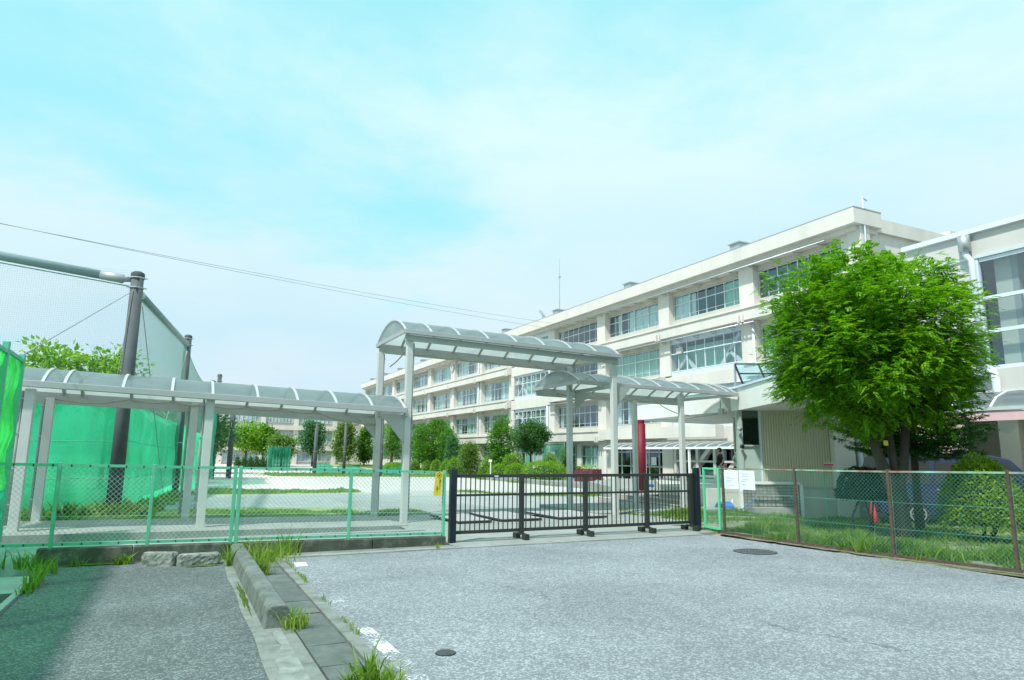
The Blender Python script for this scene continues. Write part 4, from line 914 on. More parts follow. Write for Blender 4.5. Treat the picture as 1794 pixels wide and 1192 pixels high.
# wash station on the platform wall
ws = thing('wash_station', tuple((*wp_(1.1, -.3), -.3)), 'tiled outdoor wash place with white frame and tap pipe against the platform wall', 'wash basin')
def wsb(t0, t1, n0, n1, z0, z1, name, matl, **k): b = MB(); b.obox(wp_(t0, n0), tuple(WD), t1-t0, n1-n0, z0, z1); return b.build(name, M[matl], ws, **k)
wsb(.05, 1.90, -.06, -.02, -.3, .70, 'backing', 'mossy')
wsb(-.03, .06, -.14, .0, -.33, .80, 'frame_post', 'bright'); wsb(1.88, 1.98, -.14, .0, -.35, .80, 'frame_post', 'bright'); wsb(-.03, 1.98, -.14, .0, .72, .80, 'frame_top', 'bright')
tm = MB().obox((0, 0), tuple(WD), .112, -.025, 0, .082).mesh('tile', M['tile'])
for i in range(14):
    for j in range(10): x, y = wp_(.08+i*.128, -.058); link_mesh('tile', tm, ws, (x, y, -.28+j*.098))
wsb(.3, 1.6, -.5, -.1, -.3, -.02, 'basin', 'concrete')
b = MB(); b.tube([P3(.35, -.2, .36), P3(1.62, -.2, .36)], .02, 8); b.build('tap_pipe', M['chrome'], ws)
for t_ in (.42, 1.0, 1.55): b = MB(); b.tube([P3(t_, -.2, .36), P3(t_, -.28, .36), P3(t_, -.28, .28)], .022, 8); b.build('tap', M['chrome'], ws)
# hose reel
hx, hy = wp_(-.65, -.55); hz = -.32
hr = thing('hose_reel', (hx, hy, hz), 'blue hose wound on a white-framed reel on the grass by the gate end', 'hose reel')
for k in range(9):
    q = hx-.2+.05*k; R_ = .21-.012*(k % 2); pts = [(q*1.0, hy+R_*math.cos(a), hz+.25+R_*math.sin(a)) for a in np.linspace(0, 2*math.pi, 20)]
    MB().tube(pts, .026, 6, cap=False).build('hose_coil', M['hose'], hr, smooth=True)
for q in (hx-.25, hx+.25):
    MB().tube([(q, hy-.2, hz), (q+.05, hy, hz+.28), (q+.2, hy+.1, hz+.55)], .018, 6).build('frame', M['bright'], hr); MB().tube([(q, hy+.2, hz), (q, hy, hz+.25)], .018, 6).build('frame', M['bright'], hr)
x1, y1 = wp_(.42, -.28); MB().tube([(hx+.2, hy, hz+.2), (hx+.6, hy-.2, hz+.25), ((hx+x1)/2+.2, (hy+y1)/2, hz+.32), (x1, y1, .25)], .018, 6).build('hose_tail', M['hose'], hr, smooth=True)
# ================================================================== MAIN SCHOOL BUILDING (facade faces -X at x=32.5)
FX = 32.5
cols = [23.6, 31.55, 39.95, 48.5, 57.3, 66.2, 75.1, 84.2, 93.6, 102.8, 112.2, 121.9, 131.5]
mb_ = thing('school_building', (FX, 77, -.3), 'long four-storey cream school building with bands of windows running away to the left', 'building')
rows = [(.63, 2.48), (4.10, 6.09), (7.75, 9.82), (11.63, 13.48)]
# roof slab/fascia, segments so pieces stay separable
b = MB().box(31.7, 34, 22.9, 132.2, 14.12, 15.0); b.build('roof_fascia', M['wall'], mb_, bevel=.02)
MB().box(31.69, 34, 22.88, 132.22, 15.0, 15.05).build('roof_flashing', M['galv'], mb_)
MB().box(32.1, 34, 23.2, 132, 13.86, 14.117).build('fascia_step', M['wall'], mb_)
MB().box(34, 47, 23.3, 132, 14.1, 14.9).build('roof', M['wall'], mb_)
MB().box(33.2, 47, 23.5, 23.75, -.7, 14.96).build('gable_wall', M['wall'], mb_)
MB().box(32.35, 33.1, 23.05, 23.85, -.7, 15.18).build('corner_pillar', M['wall'], mb_)
MB().box(40.6, 41.4, 23.1, 23.7, -.7, 15.15).build('gable_pillar', M['wall'], mb_)
MB().box(46.8, 47, 23.7, 132, -.7, 14.1).build('rear_wall', M['wall'], mb_)
b = MB().box(32.7, 47, 131.6, 132, -.7, 14.1); b.build('end_wall', M['wall'], mb_)
# floors / rooms
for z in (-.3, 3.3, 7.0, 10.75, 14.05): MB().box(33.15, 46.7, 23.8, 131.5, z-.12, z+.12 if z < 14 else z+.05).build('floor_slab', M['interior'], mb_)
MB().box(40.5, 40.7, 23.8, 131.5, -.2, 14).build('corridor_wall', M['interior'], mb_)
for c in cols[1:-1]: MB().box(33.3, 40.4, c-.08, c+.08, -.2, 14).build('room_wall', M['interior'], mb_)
# spandrels
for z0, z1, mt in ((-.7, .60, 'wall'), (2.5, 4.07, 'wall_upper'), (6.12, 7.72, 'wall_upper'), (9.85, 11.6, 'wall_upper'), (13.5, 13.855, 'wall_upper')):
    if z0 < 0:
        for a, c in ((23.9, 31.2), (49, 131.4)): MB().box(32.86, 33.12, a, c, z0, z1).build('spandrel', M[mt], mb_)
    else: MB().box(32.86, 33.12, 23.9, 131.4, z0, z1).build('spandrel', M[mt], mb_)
# columns
for i, c in enumerate(cols):
    w = .62 if i else .4
    if i == 0: c += .4
    for z0, z1 in ((-.7, 2.8), (3.72, 6.6), (7.47, 10.22), (11.12, 13.85)): MB().box(32.5, 33.16, c-w, c+w, z0, z1).build('column', M['wall'], mb_)
# ledges with gaps at braced bays; fins at the joints
braced = {1: (4, 1), 2: (4, 1), 3: (4,)}   # row index -> bays with light blue braced frames
for ri, (z0, z1) in ((1, (2.82, 3.70)), (2, (6.62, 7.45)), (3, (10.25, 11.10))):
    for k in range(12):
        a, c = cols[k], cols[k+1]
        if k in braced[ri] and ri < 3 or (k == 4 and ri == 3):
            MB().box(32.46, 32.855, a+.05, c-.05, z0-.25, z1-.1).build('beam_face', M['wall'], mb_); continue
        MB().box(31.95, 32.853, a+.012, c-.012, z0, z1-.13).build('ledge', M['wall'], mb_)
        MB().box(31.86, 32.857, a+.012, c-.012, z1-.128, z1).build('ledge_coping', M['wall'], mb_)
        for s in ((-.32,) if k else ())+(.0,): 
            MB().box(31.80, 31.95, a+s+.1, a+s+.22, z0-.14, z0+.36).build('fin', M['wall'], mb_)
# entrance ledge box on the first floor near end
MB().box(31.2, 31.94, 33.5, 47.2, 2.86, 3.66).build('entrance_fascia', M['wall'], mb_)
# windows ---------------------------------------------------------------
W, H = 7.3, 1.9
def win_frame_mb(w, h, ns=4, top=.36):
    b = MB(); t = .05
    b.box(-.04, .05, 0, w, 0, t); b.box(-.04, .05, 0, w, h-t, h); b.box(-.04, .05, 0, t, t, h-t); b.box(-.04, .05, w-t, w, t, h-t)
    zt_ = h*(1-top); b.box(-.045, .045, t, w-t, zt_-.03, zt_+.03)
    for i in range(1, ns): y = w*i/ns; b.box(-.04, .04, y-.035, y+.035, t, zt_-.03); b.box(-.04, .04, y-.035, y+.035, zt_+.03, h-t)
    for i in range(ns): y = w*(i+.5)/ns; b.box(-.02, .02, y-.02, y+.02, t, zt_-.03); b.box(-.02, .02, y-.02, y+.02, zt_+.03, h-t)
    b.box(-.03, -.01, t, w-t, .30, .325); return b
frm = win_frame_mb(W, H).mesh('window', M['alu'])
zt_ = H*(1-.36)
pane_lo = MB().add([(0, .0, .0), (0, W/8-.05, 0), (0, W/8-.05, zt_-.09), (0, 0, zt_-.09)], [(3, 2, 1, 0)]).mesh('pane', M['glass'])
pane_up = MB().add([(0, .0, .0), (0, W/8-.05, 0), (0, W/8-.05, H-zt_-.09), (0, 0, H-zt_-.09)], [(3, 2, 1, 0)]).mesh('pane', M['glass'])
glz = MB()
for i in range(8):
    y = W*i/8+.025; glz.add([(0, y, .05), (0, y+W/8-.05, .05), (0, y+W/8-.05, H-.05), (0, y, H-.05)], [(3, 2, 1, 0)])
glz = glz.mesh('glazing', M['glass'])
def curtain_mesh(w, h, mt, seed):
    b = MB(); n = max(8, int(w/.09)); R_ = random.Random(seed)
    for i in range(n+1):
        y = w*i/n; x = .045*math.sin(i*2.2+seed)+.02*R_.random(); b.v += [(x, y+.03*math.sin(i*.7), 0), (x, y, h)]
    b.f = [(2*i, 2*i+2, 2*i+3, 2*i+1) for i in range(n)]; return b.mesh('curtain', mt)
CUR = {}
for nm in ('w', 'g'):
    for wq in (.5, .9, 1.8, 3.6, 7.2): CUR[(nm, wq)] = curtain_mesh(wq, H-.1, M['curtain_'+nm], int(wq*10))
patterns = {(0, 3): [('w', .5, .2), ('g', .5, 2.0)], (1, 3): [('w', 1.8, 5.4), ('g', 1.8, 0.05), ('w', .5, 4.9)], (2, 3): [('w', 3.6, .1), ('w', .9, 3.6), ('w', .5, 5.6)], (3, 3): [('w', .5, 6.6), ('w', .5, .1)],
            (2, 2): [('g', 3.6, 0), ('g', 3.6, 3.6)], (0, 2): [('g', .9, 6.2), ('w', .5, 5)], (3, 2): [('w', .5, 6.7)], (3, 1): [('w', .5, .1), ('w', .5, 6.6)], (2, 1): [('w', .9, 5.9), ('w', .5, 4.5), ('w', .5, .4)]}
cr = random.Random(5)
def window(k, r, a, c, x=32.98):
    z0, z1 = rows[r]; w = c-a; o = link_mesh('window', frm, mb_, (x, a, z0)); o.scale = (1, w/W, (z1-z0)/H)
    if k < 3:
        for i in range(8):
            for q, pm, z in ((0, pane_lo, .05), (1, pane_up, zt_+.04)):
                p = link_mesh('pane', pm, None); p.parent = o; p.location = (0, W*i/8+.025, z)
                p.rotation_euler = (0, cr.uniform(-.006, .006), cr.uniform(-.012, .012))
    else:
        p = link_mesh('glazing', glz, None); p.parent = o; p['kind'] = 'stuff'
    pt = patterns.get((k, r))
    if pt is None:
        pt = []
        y = 0.1
        while y < 6.8:
            if cr.random() < .72: wq = cr.choice((.5, .9, .9, 1.8)); pt.append((cr.choice('wwwg'), wq, min(y, 7.2-wq)))
            y += cr.choice((.9, 1.8, 1.2))
    for nm, wq, y in pt:
        p = link_mesh('curtain', CUR[(nm, wq)], None); p.parent = o; p.location = (.10+.03*cr.random(), y, .04)
    return o
M['brace'] = mat('white_brace', (.62, .63, .60), .6, .04)
def braced_bay(k, r, a, c):
    z0, z1 = rows[r]; x = 32.62; a += .1; c -= .1; zb = z0-.75; zt2 = z1+.45
    o = MB().box(x, x+.08, a, c, z0-.02, z0+.04); o.box(x, x+.08, a, c, z1-.02, z1+.03); o.box(x, x+.08, a, c, z0+(z1-z0)*.62, z0+(z1-z0)*.62+.07)
    for i in range(9): y = a+(c-a)*i/8; w = .035 if i % 2 == 0 else .02; o.box(x-.01, x+.07, y-w, y+w, zb if i % 2 == 0 else z0+.04, zt2 if i % 2 == 0 else z1)
    o.box(x, x+.08, a, c, zt2-.03, zt2+.03); o.box(x, x+.08, a, c, zb-.03, zb+.03)
    wnd = o.build('window', M['whitepipe'], mb_)
    for i in range(4):
        ya, yb = a+(c-a)*i/4+.04, a+(c-a)*(i+1)/4-.04
        MB().box(x+.02, x+.05, ya, yb, zb+.03, z0-.02).build('panel', M['panelblue'], wnd); MB().box(x+.02, x+.05, ya, yb, z1+.03, zt2-.03).build('panel', M['panelblue'], wnd)
        MB().quad((x+.03, ya, z0+.05), (x+.03, yb, z0+.05), (x+.03, yb, z1-.02), (x+.03, ya, z1-.02)).build('pane', M['glass'], wnd)
    ym = (a+c)/2
    for (p, q) in (((a+.6, z1-.1), (ym-1.1, zb+.5)), ((a+.5, z0-.1), (a+1.6, z0+.9)), ((c-.6, z1+.1), (ym+1.1, zb+.5)), ((c-.4, z0-.1), (c-1.5, z0+.9))):
        MB().beam((x+.28, p[0], p[1]), (x+.28, q[0], q[1]), .22, .22).build('brace', M['brace'], wnd)
    cu_ = link_mesh('curtain', CUR[('g', 7.2)], None); cu_.parent = wnd; cu_.location = Vector((x+.55, a+.05, z0))-wloc(wnd)
    MB().box(x-.22, x-.01, c-1.5, c-.95, z0+1.25, z0+1.65).build('vent_hood', M['white'], wnd)
for r in (1, 2, 3):
    for k in range(12):
        a, c = cols[k]+.66, cols[k+1]-.66
        if k == 0: a = cols[0]+1.1
        if k in braced[r]: braced_bay(k, r, a-.3, c+.3)
        else: window(k, r, a, c)
# ground floor: bay 5.. windows, bay 2-3 entrance, bay 1 braces
for k in range(4, 12): window(k, 0, cols[k]+.66, cols[k+1]-.66)
gw = link_mesh('window', win_frame_mb(3.2, 2.1, 2, .45).mesh('window', M['alu']), mb_, (32.9, 49.2, .35))
for nm, wq, y in (('g', .9, .1), ('g', .9, 1.1), ('g', .9, 2.1)): p = link_mesh('curtain', CUR[(nm, wq)], None); p.parent = gw; p.location = (.2, y, .05)
p = MB().quad((0, .05, .05), (0, 3.15, .05), (0, 3.15, 2.05), (0, .05, 2.05)).mesh('pane', M['glass']); q = link_mesh('pane', p, None); q.parent = gw
MB().box(32.86, 33.12, 48.9, 57, -.7, .32).build('spandrel', M['wall'], mb_); MB().box(32.86, 33.12, 52.5, 53.2, .32, 2.5).build('wall_pier', M['wall'], mb_)
gd = link_mesh('window', win_frame_mb(3.4, 2.1, 2, .4).mesh('window', M['alu']), mb_, (32.9, 53.4, .35)); q = link_mesh('pane', p, None); q.parent = gd
# entrance doors
ed = MB()
for y in (40.0, 41.2, 42.4, 43.6, 44.8, 46.0, 47.2): ed.box(32.7, 32.8, y-.04, y+.04, -.3, 2.35)
for z in (-.3, .75, 1.85, 2.3): ed.box(32.7, 32.8, 40, 47.2, z, z+.07)
dr_ = ed.build('door', M['alu'], mb_)
for i in range(6):
    if i in (3, 0): continue
    MB().quad((32.75, 40+1.2*i, -.2), (32.75, 41.2+1.2*i, -.2), (32.75, 41.2+1.2*i, 2.3), (32.75, 40+1.2*i, 2.3)).build('pane', M['darkglass'], dr_)
MB().box(32.66, 32.69, 41.5, 42.1, .9, 1.5).build('poster', M['paper'], dr_); MB().box(32.66, 32.69, 43.1, 43.3, 1.85, 2.05).build('mark', M['cone'], dr_)
MB().box(32.86, 33.12, 39.3, 40, -.6, 2.6).build('wall_pier', M['wall'], mb_); MB().box(32.6, 33.1, 47.25, 49.0, -.6, 2.8).build('wall_pier', M['wall'], mb_)
# braces ground bay 1
bb = MB(); 
for y in (31.9, 34.3, 34.9, 36.6, 38.9): bb.box(32.3, 32.5, y-.12, y+.12, -.4, 2.6)
for z in (.2, 1.2, 2.1): bb.box(32.34, 32.46, 31.9, 38.9, z, z+.13)
bb.beam((32.6, 38.2, -.2), (32.6, 35.2, 2.4), .3, .3); bb.beam((32.6, 32.2, 2.4), (32.6, 34.6, -.2), .3, .3); bb.build('brace_frame', M['white'], mb_)
MB().quad((33.0, 31.6, -.3), (33.0, 39.3, -.3), (33.0, 39.3, 2.5), (33.0, 31.6, 2.5)).build('glazing', M['darkglass'], mb_)
# awning pipes with brackets
for (y0, y1, z) in ((25.0, 57.0, 13.72), (30.5, 48.2, 10.02), (48.5, 57.2, 6.35), (31.0, 39.0, 6.35), (93.6, 102.6, 13.6)):
    MB().tube([(31.95, y0, z), (31.95, y1, z)], .055, 8).build('awning_tube', M['galv'], mb_, smooth=True)
    y = y0+.6
    while y < y1: 
        b = MB(); b.beam((32.86, y, z+.05), (31.98, y, z), .05, .05); b.beam((32.86, y, z-.22), (31.98, y, z), .03, .03); b.build('bracket', M['galv'], mb_); y += 1.75
# drain pipes down the front
for c, z1 in ((57.9, 6.4), (75.1, 13.8), (31.0, 10.0)): MB().tube([(32.38, c, -.3), (32.38, c, z1)], .09, 8).build('rainwater_pipe', M['whitepipe'], mb_, smooth=True)
MB().tube([(33.0, 23.0, 15.6), (32.6, 23.0, 15.75), (32.6, 22.95, 15.6), (32.6, 22.95, 8)], .045, 8).build('rainwater_pipe', M['whitepipe'], mb_, smooth=True)
# roof vents
for i, y in enumerate((32.2, 44.3, 56.2, 68.0, 80.5, 97, 109, 117.5, 127)):
    t = thing('roof_vent', (33, y, 15.05), ['grey roof vent box, nearest one', 'grey roof vent box, second from the near end', 'grey roof vent box by the floodlight and aerial mast', 'grey roof vent box above the tall canopy', 'grey roof vent box just right of the tall canopy post', 'grey roof vent box with a small horn, between the canopy posts', 'grey roof vent box near the rear canopy post', 'grey roof vent box left part of the far roof', 'grey roof vent box at the far left end'][i]+' of the school roof', 'roof vent', 'vents on the school roof')
    MB().box(32.3, 33.1, y-.42, y+.42, 14.9, 15.62).build('casing', M['galv'], t); MB().box(32.2, 33.2, y-.52, y+.52, 15.62, 15.70).build('cap', M['galv'], t)
am = thing('aerial_mast', (32.8, 56.0, 15.4), 'tall thin aerial mast standing on the school roof', 'aerial'); MB().tube([(32.8, 56.2, 15.5), (32.8, 56.2, 18.2), (32.8, 56.2, 21.0)], [.05, .035, .015], 6).build('mast', M['galv'], am); MB().box(32.7, 32.9, 56.1, 56.3, 19.0, 19.15).build('collar', M['galv'], am)
fl = thing('floodlight', (32.0, 57.9, 15.05), 'small tilted floodlight on the school roof edge beside the mast', 'floodlight'); MB().tube([(31.9, 58, 15.0), (31.9, 58, 15.35)], .04, 6).build('bracket', M['galv'], fl); MB().beam((31.95, 57.85, 15.3), (31.8, 58.4, 15.95), .35, .12).build('lamp_head', M['galv'], fl)
ck = thing('wall_clock', (32.35, 84.2, 13.0), 'round white clock on a pillar under the school roof', 'clock'); MB().tube([(32.42, 84.1, 13.0), (32.28, 84.1, 13.0)], .48, 24).build('case', M['alu'], ck); MB().tube([(32.28, 84.1, 13.0), (32.265, 84.1, 13.0)], .42, 24).build('dial', M['white'], ck)
MB().beam((32.255, 84.1, 13.0), (32.255, 84.1, 13.33), .04, .03).build('hand', M['ink'], ck); MB().beam((32.255, 84.1, 13.0), (32.255, 83.9, 13.1), .05, .03).build('hand', M['ink'], ck)
# class number lettering on the glass
for txt, y, z, s in (('3', 55.0, 5.72, .62), ('-', 54.15, 5.70, .62), ('1', 53.2, 5.72, .62), ('2', 55.0, 9.42, .62), ('-', 54.15, 9.40, .62), ('1', 53.2, 9.42, .62)):
    place_text(text_mesh(txt, s, M['paper'], depth=.003), 'lettering', (32.90, y, z), mb_, (math.pi/2, 0, -math.pi/2))
for txt, y, z, s in (('3', 63.4, 5.72, .55), ('-', 62.3, 5.72, .55), ('2', 61.2, 5.72, .55), ('2', 63.4, 9.42, .55), ('-', 62.3, 9.42, .55), ('2', 61.2, 9.42, .55)):
    place_text(text_mesh(txt, s, M['paper'], depth=.003), 'lettering', (32.60, y, z), mb_, (math.pi/2, 0, -math.pi/2))
# porch canopy along the entrance
po = thing('entrance_canopy', (28.5, 37, -.3), 'low curved glazed canopy in front of the school entrance doors', 'canopy')
ys_ = np.linspace(29.0, 42.9, 15)
for i, y in enumerate(ys_):
    prof = [(28.9, 2.16), (29.2, 2.30), (29.7, 2.43), (30.3, 2.52), (31.0, 2.56)]; b = MB()
    for k in range(4): b.beam((prof[k][0], y, prof[k][1]), (prof[k+1][0], y, prof[k+1][1]), .05, .05)
    b.build('rib', M['bright'], po)
    if i < 14: V = [(x, yy_, z) for x, z in prof for yy_ in (y+.03, ys_[i+1]-.03)]; fast('roof_panel', V, np.array([(2*k, 2*k+1, 2*k+3, 2*k+2) for k in range(4)]), M['poly'], po, smooth=True)
MB().box(28.82, 28.94, 29, 42.9, 2.05, 2.18).build('gutter', M['bright'], po)
for y in (42.8, 38.0, 33.5, 29.3): MB().box(28.9, 29.02, y-.06, y+.06, .0 if y < 40 else -.3, 2.1).build('post', M['bright'], po)

# ================================================================== FAR BLOCK (faces -Y at y=134)
fbk = thing('far_school_block', (12, 134, -.6), 'distant cream school block facing the yard behind the far trees', 'building')
MB().box(-12, 34.5, 134.3, 146, -1, 12.2).build('wall', M['wall_upper'], fbk); MB().box(-12.2, 34.6, 133.3, 146, 11.5, 12.3).build('roof_fascia', M['wall'], fbk)
fc = [-11.8, -5.6, .9, 7.0, 14.1, 20.1, 27.4]
for r, (z0, z1) in enumerate(((-.2, 1.5), (3.3, 5.3), (7.1, 8.9))):
    for k in range(6):
        a, c = fc[k]+.5, fc[k+1]-.55
        b = MB().box(a, c, 134.1, 134.29, z0, z0+.06); b.box(a, c, 134.1, 134.29, z1-.06, z1)
        n = 8
        for i in range(n+1): x = a+(c-a)*i/n; b.box(x-.03, x+.03, 134.1, 134.29, z0, z1)
        w_ = b.build('window', M['alu'], fbk)
        MB().quad((a, 134.22, z0), (c, 134.22, z0), (c, 134.22, z1), (a, 134.22, z1)).build('glazing', M['fglass'] if 'fglass' in M else M.setdefault('fglass', mat('far_window_glass', (.22, .30, .36), .15, .35, .8, spec=.6, col2=(.50, .56, .52), f2=.5, s2=.35)), w_)
    MB().box(-12, 28, 133.6, 134.3, z0-1.35, z0-.5).build('ledge', M['wall'], fbk)
for c in fc: MB().box(c-.45, c+.45, 133.95, 134.3, -1, 11.5).build('column', M['wall'], fbk)
for z in (3.6, 7.2): 
    w_ = MB().box(30.6, 32.0, 134.2, 134.29, z, z+1.6).build('window', M['alu'], fbk); MB().box(30.7, 31.9, 134.15, 134.19, z+.1, z+1.5).build('pane', M['fglass'], w_)

# ================================================================== RIGHT BUILDING
rb = thing('right_building', (24, 10, -.3), 'tall cream building with large dark windows at the right edge', 'building')
RX = 24.0
def rbx(x0, x1, y0, y1, z0, z1, name, matl='wall', **k): return MB().box(x0, x1, y0, y1, z0, z1).build(name, M[matl], rb, **k)
rbx(RX, RX+.4, -8, 15.3, 8.42, 9.25, 'upper_wall', 'white'); rbx(RX-.15, RX+.5, -8.1, 15.4, 9.25, 9.42, 'roof_flashing', 'whitepipe'); rbx(RX+.5, RX+14, -8, 15.3, 9.0, 9.3, 'roof', 'white')
rbx(RX+.4, RX+14, 15.0, 15.3, -.6, 9.0, 'end_wall', 'white'); rbx(RX, RX+.4, 13.05, 15.3, 3.9, 8.42, 'wall', 'white'); rbx(RX, RX+.4, -8, 13.05, 3.75, 4.55, 'lower_wall', 'white'); rbx(RX-.06, RX, -8, 15.3, 3.70, 3.80, 'drip_edge', 'whitepipe')
rbx(RX-.05, RX+.12, -8, 15.3, 8.36, 8.46, 'window_head', 'alu')
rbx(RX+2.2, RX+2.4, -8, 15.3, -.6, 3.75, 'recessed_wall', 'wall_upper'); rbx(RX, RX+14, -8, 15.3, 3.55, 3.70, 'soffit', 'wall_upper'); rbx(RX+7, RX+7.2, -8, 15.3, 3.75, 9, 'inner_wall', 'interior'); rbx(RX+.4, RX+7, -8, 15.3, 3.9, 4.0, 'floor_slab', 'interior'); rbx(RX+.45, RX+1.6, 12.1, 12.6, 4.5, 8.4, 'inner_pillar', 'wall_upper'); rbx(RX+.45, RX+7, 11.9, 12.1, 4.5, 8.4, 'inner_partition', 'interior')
rbx(RX+.2, RX+1.0, 12.3, 12.9, -.6, 3.6, 'pillar', 'wall_upper'); rbx(RX+.2, RX+1.0, 8.5, 9.1, -.6, 3.6, 'pillar', 'wall_upper')
wf = MB()
for z in (4.61, 5.82, 6.95, 8.29): wf.box(RX+.02, RX+.14, -6, 12.84, z-.06, z+.06)
wf.box(RX-.02, RX+.14, 12.85, 13.04, 4.56, 8.355)
for y in (11.55, 9.9, 8.2, 6.5, 4.8, 3.1): wf.box(RX+.0, RX+.12, y-.05, y+.05, 5.82, 6.95)
for y in (9.9, 6.5, 3.1): wf.box(RX+.02, RX+.12, y-.04, y+.04, 4.6, 8.3)
w_ = wf.build('window', M['whitepipe'], rb)
for z0, z1 in ((4.6, 5.77), (5.88, 6.9), (7.0, 8.25)):
    for y0, y1 in ((9.95, 12.85), (6.55, 9.85), (3.15, 6.45), (-6, 3.05)): MB().quad((RX+.08, y0, z0), (RX+.08, y1, z0), (RX+.08, y1, z1), (RX+.08, y0, z1)).build('pane', M['glass'], w_)
for i in range(16): MB().box(RX+.5, RX+.54, 9.6-.35*i, 9.64-.35*i, 4.6, 5.6).build('baluster', M['alu'], rb)
MB().box(RX+.48, RX+.56, 4, 11.7, 5.58, 5.64).build('hand_rail', M['alu'], rb)
MB().tube([(RX-.2, 13.12, 9.2), (RX-.2, 13.12, 8.65)], .19, 14).build('rain_head', M['galv'], rb, smooth=True)
MB().tube([(RX-.2, 13.12, 8.68), (RX-.2, 13.1, 8.5), (RX-.15, 12.98, 8.3), (RX-.15, 12.95, 4.62)], .10, 12).build('downpipe', M['whitepipe'], rb, smooth=True)
MB().tube([(RX-.2, 13.6, 4.42), (RX-.2, 12.9, 4.42), (RX-.2, 12.62, 4.42), (RX-.2, 12.6, 4.3), (RX-.2, 12.6, 3.35), (RX-.1, 12.4, 3.15), (RX+.5, 11.8, 3.05)], .12, 12).build('downpipe', M['whitepipe'], rb, smooth=True)
# pink framed side canopy
pc = thing('pink_canopy', (21.5, 11, -.3), 'pink steel framed canopy with curved smoked roof in front of the right building', 'canopy')
CXP = 21.4
MB().box(CXP, CXP+.12, -3, 12.95, 2.72, 3.0).build('beam', M['pink'], pc); MB().box(CXP-.04, CXP+.1, -3, 13.0, 3.02, 3.12).build('gutter', M['steel_l'], pc)
for y in (12.8, 8.6): MB().box(CXP, CXP+.2, y-.1, y+.1, -.35, 2.72).build('post', M['pink'], pc)
pf = [(CXP, 3.12), (CXP+.35, 3.42), (CXP+.9, 3.62), (CXP+1.6, 3.70), (CXP+2.4, 3.66)]
for y in np.arange(12.7, 2, -1.15):
    b = MB()
    for k in range(4): b.beam((pf[k][0], y, pf[k][1]), (pf[k+1][0], y, pf[k+1][1]), .06, .05)
    b.build('rib', M['bright'], pc); V = [(x, yy_, z) for x, z in pf for yy_ in (y-.03, y-1.12)]; fast('roof_panel', V, np.array([(2*k, 2*k+1, 2*k+3, 2*k+2) for k in range(4)]), M['poly'], pc, smooth=True)
# ================================================================== VEGETATION
def frame_from(d):
    """per-row orthonormal frames; d (n,3)"""
    d = d/np.linalg.norm(d, axis=1, keepdims=True); ref = np.where(np.abs(d[:, 2:3]) > .95, np.array([[1., 0, 0]]), np.array([[0, 0, 1.]]))
    a = np.cross(d, ref); a /= np.linalg.norm(a, axis=1, keepdims=True); b = np.cross(a, d); return d, a, b
def leaf_quads(P, Dr, Nn, ln, wd):
    """rhombus leaves: base P, direction Dr, normal-ish Nn"""
    S = np.cross(Dr, Nn); S /= np.maximum(np.linalg.norm(S, axis=1, keepdims=True), 1e-6)
    ln = ln[:, None]; wd = wd[:, None]
    V = np.stack([P, P+Dr*ln*.45+S*wd*.5, P+Dr*ln, P+Dr*ln*.45-S*wd*.5], 1).reshape(-1, 3)
    return V, np.arange(len(P)*4).reshape(-1, 4)
def crown_leaves(C, Rx, Ry, Rz, n_cl, n_leaf, cl_r, ln, name, matl, parent, rg, inner=.55, flat=.6, fn=None, droop=.2):
    """clumps on the shell of an ellipsoid-like crown"""
    u = rg.normal(size=(n_cl, 3)); u /= np.linalg.norm(u, axis=1, keepdims=True)
    rr = inner+(1-inner)*rg.random(n_cl)**.6; bump = 1+.13*np.sin(u[:, 0]*5+u[:, 2]*4+C[0])+.08*np.sin(u[:, 1]*9+C[1])
    cc = np.array(C)+u*np.array([Rx, Ry, Rz])*(rr*bump)[:, None]
    if fn is not None: cc = fn(cc, rg)
    idx = np.repeat(np.arange(len(cc)), n_leaf); o = rg.normal(size=(len(idx), 3))*cl_r*np.array([1, 1, flat])*(.6+.8*rg.random(len(cc)))[idx][:, None]
    P = cc[idx]+o
    D = o+rg.normal(size=o.shape)*cl_r*.7+(u[idx] if len(u) == len(cc) else 0)*cl_r*.6; D[:, 2] -= droop*cl_r; D /= np.linalg.norm(D, axis=1, keepdims=True)
    Nn = rg.normal(size=D.shape)*.6+np.array([0, 0, 1.])
    l_ = ln*(.6+.8*rg.random(len(P))); V, F = leaf_quads(P, D, Nn, l_, l_*.55)
    return fast(name, V, F, matl, parent)
def trunk(parent, x, y, z0, z1, r, limbs, matl='bark', lean=(0, 0), seed=1, name='trunk', r1=.5):
    R_ = random.Random(seed); b = MB(); pts = []
    for i in range(7):
        t = i/6; pts.append((x+lean[0]*t+.06*r*20*.1*math.sin(t*5+seed), y+lean[1]*t+.04*math.sin(t*4+seed*2), z0-.1+(z1-z0+.1)*t))
    b.tube(pts, [r*(1.35 if i == 0 else 1.1 if i == 1 else 1-(1-r1)*i/6) for i in range(7)], 9)
    for q in limbs:
        t, dx, dy, dz, rr = q; k = t*6; i = min(int(k), 5); p = Vector(pts[i]).lerp(Vector(pts[i+1]), k-i); e = p+Vector((dx, dy, dz))
        mid = p.lerp(e, .5)+Vector((R_.uniform(-.08, .08), R_.uniform(-.08, .08), .12*abs(dz)+.04)); b.tube([p, mid, e], [rr, rr*.75, rr*.35], 7)
    return b.build(name, M[matl], parent, smooth=True)
